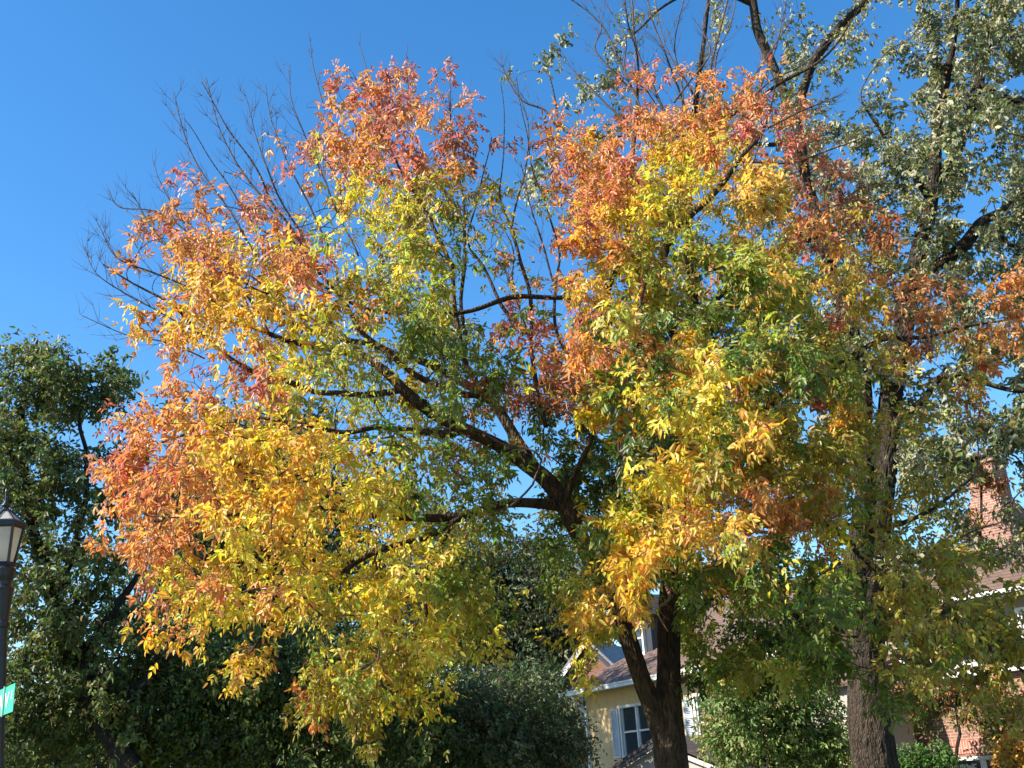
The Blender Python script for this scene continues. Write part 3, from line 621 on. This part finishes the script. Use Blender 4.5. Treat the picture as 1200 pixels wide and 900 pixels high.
# dark and green tones belong to the inner crown, so they sit further back
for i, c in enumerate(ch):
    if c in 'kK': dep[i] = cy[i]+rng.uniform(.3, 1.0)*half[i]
for i, c in enumerate(ch):          # the sunlit tones sit on the outside of the crown's right half
    if c in 'aAoOyY' and 660 < px[i] < 940 and py[i] > 300: dep[i] -= rng.uniform(.6, 1.9)
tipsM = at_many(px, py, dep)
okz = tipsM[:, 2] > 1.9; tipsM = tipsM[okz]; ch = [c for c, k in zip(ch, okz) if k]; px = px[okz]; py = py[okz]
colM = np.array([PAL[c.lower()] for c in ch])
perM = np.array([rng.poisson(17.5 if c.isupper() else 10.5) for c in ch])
perM = (perM*(.55+.9*rng.random(len(perM)))*np.where(px > 660, 1.25, np.where(px > 430, .88, .80))).astype(int)
# neighbouring tones mingle a little; some tips have already dropped their leaves
for i in range(len(colM)):
    j = rng.integers(len(colM))
    if rng.random() < .42:
        k = np.argmin((px-px[i]-rng.normal(0, 50))**2+(py-py[i]-rng.normal(0, 50))**2); colM[i] = colM[k]
for i, c in enumerate(ch):
    if c in 'rR' and rng.random() < .35: colM[i] = PAL['o'] if rng.random() < .7 else (.60, .34, .20)
    if c in 'wW' and px[i] > 1030 and py[i] > 600: perM[i] = int(perM[i]*.9)
perM[rng.random(len(perM)) < np.where(px < 640, .20, .08)] = 0
def bare(tb):
    up = np.array([-.05, 0, .42])
    def bough(rows_, n, length=.9, lvl=2, r=.005, ang=.6, **k):
        rows_ = [(a, b, c, w*.72) for a, b, c, w in rows_]; n = int(n*1.5)
        P = pix_path(rows_, .008); tb.add(P[:, :3], P[:, 3], 5); spray(tb, P, n, ang, length*.68, r, lvl, up, **k)
    bough([(350, 380, 15.3, 5), (300, 330, 15.2, 4), (240, 290, 15.2, 4), (190, 250, 15.2, 3), (140, 245, 15.2, 2), (127, 222, 15.2, 1.4)], 10)
    bough([(300, 385, 13.8, 5), (240, 345, 13.6, 4), (180, 320, 13.5, 3.5), (135, 300, 13.4, 2.5), (112, 262, 13.4, 1.5)], 12)
    bough([(255, 405, 13.6, 4), (200, 372, 13.5, 3), (150, 345, 13.5, 2.5), (112, 318, 13.4, 1.6), (98, 290, 13.4, 1.2)], 12)
    bough([(240, 420, 13.6, 3), (190, 400, 13.5, 2.5), (150, 392, 13.5, 2), (95, 368, 13.4, 1.2)], 7)
    bough([(300, 300, 14.4, 4), (270, 250, 14.4, 3.5), (235, 200, 14.4, 3), (215, 150, 14.4, 2), (204, 108, 14.4, 1.3)], 12)
    bough([(375, 320, 14.3, 5), (330, 265, 14.3, 4.5), (290, 210, 14.3, 4), (262, 160, 14.3, 2.5), (240, 92, 14.3, 1.4)], 14)
    bough([(375, 320, 14.3, 5), (350, 270, 14.4, 4), (320, 215, 14.4, 3.5), (300, 160, 14.4, 2), (285, 105, 14.4, 1.3)], 13)
    bough([(400, 350, 14.3, 5), (385, 290, 14.6, 4), (350, 215, 14.6, 3.5), (320, 150, 14.6, 2), (310, 98, 14.6, 1.3)], 13)
    bough([(420, 300, 14.6, 4), (375, 200, 14.8, 3), (345, 130, 14.8, 2), (340, 75, 14.8, 1.2)], 8)
    bough([(230, 320, 13.6, 4), (180, 270, 13.6, 3), (155, 225, 13.6, 1.4)], 8)
    bough([(240, 300, 14, 3), (205, 245, 14, 2.5), (183, 205, 14, 1.4)], 7)
    bough([(462, 185, 15.1, 3), (440, 110, 15.1, 2), (420, 50, 15.1, 1)], 5, .5)
    bough([(378, 120, 14.8, 2.5), (368, 80, 14.8, 1.8), (364, 46, 14.8, 1)], 4, .4)
    bough([(480, 120, 15.1, 2), (476, 60, 15.1, 1)], 4, .4); bough([(528, 140, 15.2, 2.5), (526, 70, 15.2, 1)], 5, .5)
    bough([(600, 265, 15.5, 4), (618, 180, 15.5, 3), (612, 120, 15.5, 2), (585, 72, 15.5, 1)], 9, .8)
    bough([(655, 155, 15.6, 4), (640, 130, 15.6, 4), (612, 118, 15.6, 3), (590, 85, 15.6, 2), (585, 65, 15.6, 1)], 7, .7)
    bough([(648, 330, 15.3, 4), (625, 250, 15.3, 3), (610, 190, 15.3, 1.5)], 10, .8)
    bough([(622, 395, 15.4, 4), (600, 340, 15.4, 3), (600, 290, 15.3, 2), (570, 240, 15.3, 1)], 10, .8)
    bough([(812, 150, 15.9, 5), (790, 90, 15.8, 4), (770, 40, 15.8, 3), (755, -20, 15.8, 2)], 12, .9)
    bough([(812, 150, 15.9, 5), (830, 90, 15.8, 4.5), (842, 40, 15.8, 4), (860, -20, 15.8, 3)], 14, .9)
    bough([(812, 110, 15.9, 5), (790, 60, 15.9, 3), (800, 0, 15.9, 2)], 9, .8)
    bough([(795, 170, 15.6, 6), (770, 110, 15.6, 5), (745, 50, 15.6, 4), (740, 0, 15.6, 3), (735, -30, 15.6, 2)], 12, .9)
    bough([(748, 120, 15.3, 4), (722, 60, 15.3, 4), (700, 25, 15.3, 3), (655, -10, 15.3, 2)], 10, .9)
    bough([(740, 150, 15.3, 4), (700, 110, 15.3, 3.5), (675, 85, 15.3, 2), (655, 55, 15.3, 1)], 8, .6)
    for x0, y0, x1, y1 in ((760, 150, 712, -10), (800, 180, 775, -20), (835, 120, 850, -20), (850, 140, 930, 20), (870, 130, 965, 45), (790, 120, 835, -20), (745, 110, 668, -10)):
        bough([(x0, y0, 15.2, 4), ((x0*.6+x1*.4)+rng.normal(0, 11), (y0*.6+y1*.4), 15.2, 3.3), ((x0*.25+x1*.75)+rng.normal(0, 7), (y0*.3+y1*.7)+6, 15.2, 2.4), (x1+rng.normal(0, 12), y1, 15.2, 1.6)], 7, .7)
    bough([(880, 125, 15.5, 4), (905, 70, 15.5, 3), (920, 10, 15.5, 2)], 9, .8)
    bough([(900, 150, 14.0, 4), (940, 130, 14, 3), (985, 110, 14, 2)], 9, .8)
    bough([(870, 190, 14, 4), (930, 190, 14, 4), (985, 170, 14, 3), (1030, 150, 14, 2)], 10, .8)
    bough([(900, 300, 14.8, 4), (960, 255, 14.6, 3), (1010, 220, 14.6, 2), (1050, 215, 14.6, 1.5)], 14, .9)
    bough([(780, 230, 14.4, 3), (700, 250, 14.2, 2.5), (650, 230, 14.2, 1.2)], 7, .5)
    bough([(1060, 400, 14.6, 4), (1080, 360, 14.6, 3), (1140, 320, 14.6, 2)], 9, .7)
    bough([(1010, 650, 13.5, 5), (1080, 660, 13.2, 4), (1130, 625, 13.1, 3), (1180, 610, 13.1, 2)], 12, .8)
    bough([(1010, 650, 13.5, 5), (1060, 700, 13.1, 5), (1120, 730, 12.9, 4), (1170, 790, 12.8, 3)], 12, .8)
f1 = limb_filter(LIMBS, .68, 3); f2 = limb_filter([MT1[:len(MT1)*3//4], MT2], .62, -1)
both = lambda B: f1(B) & f2(B)
for P_ in (V1, V2, V3, V4, V5, L4): P_[:, 3] *= .72
for P_ in (tr2, L1, L2, L3_, L5, L6, L7, L8): P_[:, 3] *= .86
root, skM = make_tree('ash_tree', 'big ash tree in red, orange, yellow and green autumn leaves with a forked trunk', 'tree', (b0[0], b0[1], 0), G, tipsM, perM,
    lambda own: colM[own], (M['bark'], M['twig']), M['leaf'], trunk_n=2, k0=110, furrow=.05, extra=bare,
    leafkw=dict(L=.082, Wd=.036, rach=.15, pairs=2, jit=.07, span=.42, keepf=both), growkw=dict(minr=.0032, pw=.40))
# dead pale twigs in front of the crown, low on the right
dead = Tubes()
def dbough(rows_, n, length=.6):
    P = pix_path(rows_, .01); dead.add(P[:, :3], P[:, 3], 5); spray(dead, P, n, .6, length, .006, 3, np.array([.05, 0, .25]))
dbough([(782, 655, 15.0, 7), (795, 625, 13.6, 5), (830, 623, 12.6, 4), (860, 620, 12.5, 4), (890, 600, 12.5, 2.5)], 9)
dbough([(795, 640, 15.2, 7), (840, 640, 13.6, 5), (875, 668, 12.7, 4), (900, 690, 12.6, 3), (915, 715, 12.5, 1.5)], 10)
dbough([(830, 623, 12.6, 4), (835, 590, 12.5, 3), (832, 550, 12.5, 2), (840, 520, 12.5, 1.2)], 7)
dbough([(835, 620, 14.6, 6), (900, 605, 13.4, 4), (930, 570, 12.8, 3), (950, 540, 12.7, 1.5)], 16, .8)
dbough([(835, 620, 14.6, 6), (920, 622, 13.2, 4), (970, 612, 12.8, 3), (1010, 580, 12.7, 1.5)], 14, .8)
dbough([(780, 680, 15.1, 5), (785, 700, 13.8, 4), (770, 715, 13.2, 2.5), (780, 738, 13.1, 1.2)], 6, .35)
dead.build('bare_twigs', M['twig_rust'], root, (b0[0], b0[1], 0))
print('main tips', len(tipsM), 'leaves', perM.sum())

# ---------------- silver maple behind, right
MP = {0: (18, '223322442678644444'), 1: (16, '31223223424888555544'), 2: (15, '244122222323688666555'), 3: (15, '14222123444788778666'), 4: (15, '1220011234888778666'),
      5: (14, '12000000358766665666'), 6: (22, '35766666666666'), 7: (22, '34566666677766'), 8: (22, '33345777766666'), 9: (23, '333566666655'), 10: (22, '33333234444444'),
      11: (25, '21355555444'), 12: (26, '356654444'), 13: (26, '462144444'), 14: (26, '551044444'), 15: (26, '4410444'), 16: (25, '343144'), 17: (25, '232')}
G = [MT1, MT2]
def mbr(rows_): P = pix_path(rows_); G.append(P)
mbr([(938, 160, Ym, 12), (922, 120, Ym, 13), (908, 85, Ym, 13), (894, 50, Ym, 13), (882, 5, Ym, 12), (872, -50, Ym, 9)])
mbr([(1076, 320, Ym, 18), (1105, 305, Ym-.5, 17), (1128, 288, Ym-.8, 17), (1148, 264, Ym-1, 15), (1172, 250, Ym-1, 10), (1200, 225, Ym-1, 9), (1240, 200, Ym-1, 7)])
mbr([(1148, 264, Ym-1, 9), (1168, 268, Ym-1.1, 7), (1182, 285, Ym-1.2, 5), (1210, 290, Ym-1.2, 3)])
mbr([(1098, 215, Ym, 14), (1125, 170, Ym+.4, 14), (1142, 110, Ym+.6, 15), (1152, 70, Ym+.7, 17), (1166, 35, Ym+.8, 16), (1172, 0, Ym+.8, 14), (1180, -60, Ym+.8, 10)])
mbr([(1146, 95, Ym+.6, 9), (1170, 112, Ym+.4, 8), (1200, 118, Ym+.3, 8), (1240, 100, Ym+.3, 5)])
mbr([(1040, 510, Ym, 14), (1062, 485, Ym-.5, 11), (1085, 465, Ym-.9, 9), (1105, 442, Ym-1.1, 9), (1140, 446, Ym-1.2, 7), (1180, 455, Ym-1.3, 6), (1220, 460, Ym-1.3, 4)])
mbr([(1090, 235, Ym, 9), (1070, 205, Ym-.6, 8), (1050, 180, Ym-.9, 6), (1030, 150, Ym-1, 4), (1010, 120, Ym-1, 3)])
mbr([(1040, 520, Ym, 10), (1080, 545, Ym-.4, 8), (1120, 540, Ym-.6, 6), (1170, 530, Ym-.8, 5), (1220, 510, Ym-.9, 3)])
mbr([(882, 5, Ym, 8), (840, -10, Ym-.3, 7), (790, 0, Ym-.5, 4), (740, 40, Ym-.6, 3)])
mbr([(938, 165, Ym, 7), (880, 170, Ym-.5, 6), (800, 160, Ym-.7, 4), (720, 160, Ym-.8, 3), (660, 150, Ym-.8, 2), (645, 90, Ym-.8, 2)])
mbr([(1022, 640, Ym, 9), (1060, 650, Ym-.6, 7), (1100, 640, Ym-1, 5)])
px = []; py = []; 
for r, (c0, s) in MP.items():
    for i, k in enumerate(s):
        n = rng.poisson(int(k)*(1.4 if c0+i > 22 else .85 if r < 5 else 1.2)); px += list(40*(c0+i)+20+rng.uniform(-26, 26, n)); py += list(40*r+20+rng.uniform(-26, 26, n))
        if r == 0: n *= 2; px += list(40*(c0+i)+20+rng.uniform(-26, 26, n)); py += list(rng.uniform(-130, 0, n))
px = np.array(px); py = np.array(py); dep = Ym+rng.uniform(-3.6, 2.6, len(px))*np.clip((px-560)/500, .25, 1)
tm = at_many(px, py, dep); tint = rng.random(len(tm))
cm = np.where(tint[:, None] < .6, np.array([[.13, .155, .05]]), np.array([[.23, .235, .08]])); cm[tint > .93] = (.26, .25, .07)
pm = (rng.poisson(29, len(tm))*(.3+1.4*rng.random(len(tm)))).astype(int)
make_tree('silver_maple', 'tall grey-green maple with thick furrowed trunk behind the right of the autumn tree', 'tree', (bm[0], bm[1], 0), G, tm, pm,
    lambda own: cm[own], (M['maple_bark'], M['twig']), M['leaf_maple'], trunk_n=2, k0=130, furrow=.09,
    leafkw=dict(L=.115, Wd=.062, rach=.005, jit=.12, span=.6, droop=.9, keepf=limb_filter(G[:4]+[G[6]], .6, 2)), growkw=dict(minr=.005, pw=.42, step=.2))
print('maple tips', len(tm), pm.sum()*3)

# ---------------- crowns built from ellipsoidal masses of leafy twigs
def blob_tips(blobs, lump=.55):
    T = []
    for (cx_, cy_, Y, rx, ry, rd, n) in blobs:
        c = at(cx_, cy_, Y); rxm = rx*Y/F; rym = ry*Y/F
        u = rand_unit(n); rad = rng.random(n)**(.5); a = np.arctan2(u[:, 0], u[:, 2])
        w = 1+.16*np.sin(a*5+cx_)+.10*np.sin(a*9+cy_)+.10*np.sin(u[:, 1]*7+cx_)
        T.append(c+u*(rad*w)[:, None]*np.array([rxm, rd, rym]))
    return np.concatenate(T)
def bg_tree(name, label, cat, base_px, Y, trunk_rows, blobs, cols, per, leaf_L, group=None, twigs=1, wfac=.5, extra_guides=(), zmin=.3, rach=.12, pairs=1, mat_='leaf_dark', jit=.2):
    base = at(*base_px, Y); G = [smooth_path(down(px_rows(trunk_rows), base, 1.2), .3)]
    for g_ in extra_guides: G.append(pix_path(g_, .02))
    t = blob_tips(blobs); t = t[t[:, 2] > zmin]; c = np.array(cols)[rng.integers(0, len(cols), len(t))]
    pr_ = (rng.poisson(per, len(t))*(.5+rng.random(len(t)))).astype(int)
    return make_tree(name, label, cat, (base[0], base[1], 0), G, t, pr_, lambda own: c[own], (M['dark_bark'], M['twig_dark']), M[mat_], group=group, trunk_n=1, k0=14,
        leafkw=dict(L=leaf_L, Wd=leaf_L*wfac, rach=rach, pairs=pairs, jit=jit, span=.9, droop=.5), growkw=dict(minr=.006, pw=.42, step=.3))
DG = [(.06, .095, .035), (.08, .12, .045), (.05, .08, .03), (.11, .15, .05)]
bg_tree('maple_tree', 'dark green maple with a leaning forked trunk behind the street lamp', 'tree', (175, 985), 25,
    [(172, 960, 25, 33), (158, 910, 25, 30), (140, 878, 25, 26), (122, 848, 25, 24), (108, 815, 25, 24), (98, 780, 25, 22), (82, 740, 25, 20), (62, 700, 25, 17), (50, 660, 25, 15), (38, 620, 25, 13), (30, 560, 25, 10), (25, 500, 25, 8), (32, 440, 25, 5)],
    [(45, 465, 25, 78, 92, 1.6, 120), (20, 560, 25, 90, 110, 1.7, 95), (90, 590, 25, 75, 120, 1.7, 110), (60, 710, 25, 100, 90, 2, 140), (110, 790, 25.5, 100, 90, 2, 170), (10, 850, 25, 80, 80, 2, 140), (118, 450, 25, 42, 48, 1, 40)],
    [(.105, .14, .042), (.14, .175, .05), (.08, .11, .035), (.18, .20, .06)], 16, .14, jit=.13,
    extra_guides=[[(122, 848, 25, 20), (140, 830, 25, 17), (165, 800, 25.2, 14), (190, 765, 25.4, 10), (210, 740, 25.5, 6)], [(98, 780, 25, 14), (120, 735, 25, 12), (145, 700, 25.2, 9), (165, 670, 25.4, 5)],
                  [(62, 700, 25, 10), (90, 640, 25, 8), (100, 560, 25, 6), (95, 480, 25, 4)], [(30, 560, 25, 7), (0, 500, 25, 6), (-30, 440, 25, 4)]])
bg_tree('round_tree', 'grey-green tree whose top shows through the left of the autumn tree', 'tree', (300, 930), 34,
    [(300, 900, 34, 20), (302, 800, 34, 16), (298, 700, 34, 12), (300, 600, 34, 8), (300, 520, 34, 4)],
    [(300, 560, 34, 125, 95, 4, 330), (240, 660, 34, 110, 110, 4, 300), (380, 650, 34, 120, 110, 4, 300), (290, 740, 34, 170, 60, 4, 300)], DG, 15, .17, jit=.3)
bg_tree('background_tree', 'tall dense olive green tree between the yellow leaves and the left trunk fork', 'tree', (620, 930), 62,
    [(620, 905, 62, 18), (620, 800, 62, 14), (618, 720, 62, 9), (620, 650, 62, 5)],
    [(635, 700, 62, 66, 92, 5, 480), (590, 770, 62, 80, 90, 5, 420), (550, 690, 62, 62, 78, 5, 320), (480, 700, 64, 60, 80, 5, 240), (672, 735, 62, 46, 85, 4, 200), (650, 800, 62, 70, 60, 4, 150)],
    [(.075, .09, .038), (.10, .115, .045), (.055, .07, .03)], 16, .23, jit=.4)
bg_tree('hedge_tree', 'spreading dark green tree below the yellow leaves, left of centre', 'tree', (330, 950), 27,
    [(330, 925, 27, 18), (325, 880, 27, 15), (335, 830, 27, 10), (330, 780, 27, 6)],
    [(250, 800, 27, 120, 75, 2.5, 300), (390, 800, 27, 120, 70, 2.5, 280), (320, 870, 27, 190, 55, 2.5, 300), (180, 850, 27.5, 90, 70, 2.5, 160)],
    [(.10, .145, .035), (.14, .19, .045), (.06, .09, .025), (.20, .23, .06)], 15, .125, jit=.22)
bg_tree('yew_tree', 'dark green tree low in the middle, left of the cream house', 'tree', (560, 940), 30,
    [(560, 905, 30, 16), (555, 870, 30, 12), (560, 830, 30, 7)],
    [(540, 835, 30, 105, 45, 2.5, 220), (590, 870, 30, 100, 45, 2.5, 240), (470, 850, 30, 100, 60, 2.5, 200), (620, 815, 31, 45, 30, 1.5, 60)],
    [(.065, .10, .03), (.10, .135, .045), (.05, .075, .022), (.16, .18, .09)], 15, .115, jit=.22)
bg_tree('garden_shrub', 'pale grey-green shrub against the left corner of the cream house', 'shrub', (655, 925), 31,
    [(657, 908, 31, 8), (657, 880, 31, 6), (658, 855, 31, 3)], [(657, 872, 31, 32, 34, .9, 150)],
    [(.12, .15, .06), (.09, .12, .05)], 16, .085, zmin=.1, jit=.12)
bg_tree('dogwood_tree', 'small green tree with sunlight painted into its leaves, in front of the cream house, between the two big trunks', 'tree', (905, 935), 26,
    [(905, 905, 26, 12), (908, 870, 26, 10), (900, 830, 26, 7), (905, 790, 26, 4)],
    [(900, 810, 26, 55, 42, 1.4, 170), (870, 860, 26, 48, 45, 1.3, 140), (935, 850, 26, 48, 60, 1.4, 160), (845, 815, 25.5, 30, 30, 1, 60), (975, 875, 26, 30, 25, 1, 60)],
    [(.17, .25, .07), (.22, .29, .09), (.12, .18, .05), (.30, .31, .11)], 15, .10, jit=.14)  # leaf colours lifted to stand in for sun the ash blocks
bg_tree('laurel_shrub', 'low glossy green shrub at the foot of the brick wall, right of the maple trunk', 'shrub', (1090, 915), 25,
    [(1090, 905, 25, 6), (1092, 890, 25, 5), (1094, 875, 25, 3)], [(1085, 897, 25, 40, 17, .6, 100), (1040, 908, 25, 60, 18, .8, 80)],
    [(.07, .15, .03), (.10, .19, .04)], 15, .085, zmin=.05, jit=.1)
bg_tree('ivy_vine', 'tangle of green and rust ivy hanging over the brick wall above the lower window', 'climbing plant', (1130, 900), 28.5,
    [(1120, 890, 28.5, 4), (1125, 860, 28.5, 3.5), (1120, 830, 28.5, 3), (1125, 800, 28.5, 2)], [(1105, 815, 28.6, 56, 20, .3, 60), (1172, 832, 28.0, 34, 40, .35, 70), (1083, 845, 29.0, 16, 24, .25, 12), (1130, 838, 28.2, 22, 16, .3, 10)],
    [(.12, .15, .04), (.25, .13, .05), (.30, .22, .06), (.08, .11, .03)], 11, .10, zmin=.05, jit=.1)
bg_tree('orange_shrub', 'shrub with yellow and orange leaves at the bottom right corner', 'shrub', (1190, 905), 24,
    [(1188, 903, 24, 6), (1187, 885, 24, 5), (1188, 868, 24, 3)], [(1190, 890, 24, 16, 26, .5, 60)],
    [(.60, .36, .06), (.62, .28, .05), (.40, .30, .06)], 13, .09, zmin=.05, jit=.1)
bg_tree('chimney_vine', 'rusty creeper climbing the tall brick chimney', 'climbing plant', (1150, 690), 29.6,
    [(1150, 640, 29.6, 4), (1150, 610, 29.6, 3), (1150, 575, 29.6, 3), (1150, 550, 29.6, 2)], [(1140, 552, 29.4, 18, 22, .3, 24), (1140, 620, 29.4, 14, 40, .25, 22), (1168, 560, 29.4, 14, 22, .3, 8)],
    [(.12, .15, .05), (.28, .14, .06), (.40, .25, .07)], 9, .12, zmin=.05, jit=.12)

for lab, cx_, Yy, cc, lo in (('distant dark tree low behind the leaning maple at the left edge', 40, 46, DG[0], 0), ('distant tree low behind the leaning trunk, right of the lamp', 190, 48, DG[1], 0),
        ('distant tree glimpsed under the yellow leaves', 420, 50, DG[2], 0), ('distant tree behind the pale shrub by the house corner', 560, 52, DG[0], 0)):
    bg_tree('backdrop_tree', lab, 'tree', (cx_, 950), Yy, [(cx_, 930, Yy, 16), (cx_+2, 880, Yy, 12), (cx_, 820, Yy, 7)],
        [(cx_-40, 870, Yy, 75, 75, 2.5, 190), (cx_+45, 850, Yy, 75, 85, 2.5, 200), (cx_, 925, Yy, 110, 40, 2.5, 150)], [cc, DG[1], DG[3]], 13, .20, jit=.35, zmin=.1, group='distant trees low on the left')
# ================================================================== STREET LAMP + SIGN
Yl = 11.0; lc = at(5, 642, Yl)
LEAN = math.radians(3.7); lampb = (lc[0]+lc[2]*math.tan(LEAN), lc[1], 0); k = Yl/F*.97
def zz(y): return float(at(5, y+3, Yl)[2])
lamp = empty('street_lamp', lampb, 0, 'black post-top street lamp with frosted glass lantern at the left edge', 'street lamp')
zb, zt, za = zz(661), zz(616), zz(598)
print('lamp', lampb, 'zb', zb, 'zt', zt, 'top', zz(575))
post = MB().lathe([(.20, 0), (.20, .25), (.16, .30), (.15, .75), (.10, .82), (.07, .95), (.058, zb-.62), (.078, zb-.60), (.078, zb-.57), (.062, zb-.54), (.075, zb-.45), (.10, zb-.26), (.108, zb-.22), (.085, zb-.19), (.085, zb-.15), (.11, zb-.10), (.12, zb-.03), (.10, zb)], 24)
post.build('post', M['black'], lamp, smooth=False)
rb_, rt_ = 11.5*k, 21*k; n = 6; rot = .35
glp = MB(); bars = MB(); cage = empty
lt = MB().lathe([(rb_*1.12, zb), (rb_*1.2, zb+.02), (rb_*1.05, zb+.045)], n, rot=rot)
def hexpt(r, i, z): a = rot+2*math.pi*i/n; return Vector((r*math.cos(a), r*math.sin(a), z))
for i in range(n): lt.bar(hexpt(rb_, i, zb+.03), hexpt(rt_, i, zt), .022, .022)
lt.lathe([(rt_*1.02, zt-.01), (rt_*1.14, zt+.005), (rt_*1.16, zt+.05), (rt_*1.02, zt+.07)], n, rot=rot)
for i in range(n): lt.bar(hexpt(rt_*1.04, i, zt+.06), hexpt(.045, i, za+.03), .018, .018)
lt.lathe([(.05, za+.01), (.055, za+.03), (.03, za+.06), (.045, za+.085), (.03, za+.11), (.012, za+.14), (.01, za+.24), (.002, za+.27)], 12)
lant = lt.build('lantern', M['black'], lamp)
gp = MB()
for i in range(n): gp.poly([hexpt(rb_*.95, i, zb+.04), hexpt(rb_*.95, (i+1) % n, zb+.04), hexpt(rt_*.97, (i+1) % n, zt), hexpt(rt_*.97, i, zt)])
gp.build('glass', M['lampglass'], lant)
gp = MB()
for i in range(n): gp.poly([hexpt(rt_*1.0, i, zt+.06), hexpt(rt_*1.0, (i+1) % n, zt+.06), hexpt(.04, (i+1) % n, za+.03), hexpt(.04, i, za+.03)])
gp.build('roof_glass', M['lampglass'], lant)
lamp.rotation_euler = (0, -LEAN, 0)
# sign blade on the post
sc = at(5, 827, Yl-.12); a_s = math.radians(-54)
sg = empty('street_sign', (lampb[0]-float(sc[2])*math.tan(LEAN), lampb[1], float(sc[2])), a_s, 'green street name sign with white letters strapped to the lamp post', 'sign')
H = .125
off = .07
MB().box(-.45, 1.02, -off-.006, -off, -H, H).build('sign_plate', M['green'], sg, bevel=.003)
def text(body, size, x, z, sx=1.5, name='lettering'):
    cu_ = bpy.data.curves.new(name, 'FONT'); cu_.body = body; cu_.size = size; cu_.extrude = .001; cu_.align_x = 'CENTER'; cu_.align_y = 'CENTER'
    o = bpy.data.objects.new('tmp', cu_); COL.objects.link(o); dg_ = bpy.context.evaluated_depsgraph_get(); me = bpy.data.meshes.new_from_object(o.evaluated_get(dg_))
    bpy.data.objects.remove(o); me.materials.clear(); me.materials.append(M['letter']); q = bpy.data.objects.new(name, me); COL.objects.link(q); q.parent = sg
    q.rotation_euler = (math.pi/2, 0, 0); q.scale = (sx, 1, 1); q.location = (x, -off-.0085, z); return q
text('A', .20, .48, -.01); text('V', .20, .74, -.01); text('E', .11, .94, .025, 1.3)
for z in (-.09, .09): MB().lathe([(.067, z-.012), (.067, z+.012)], 20).build('strap', M['steel'], sg)
MB().box(.58, .63, -off-.014, -off-.009, -H-.01, H+.01).build('strap', M['steel'], sg)
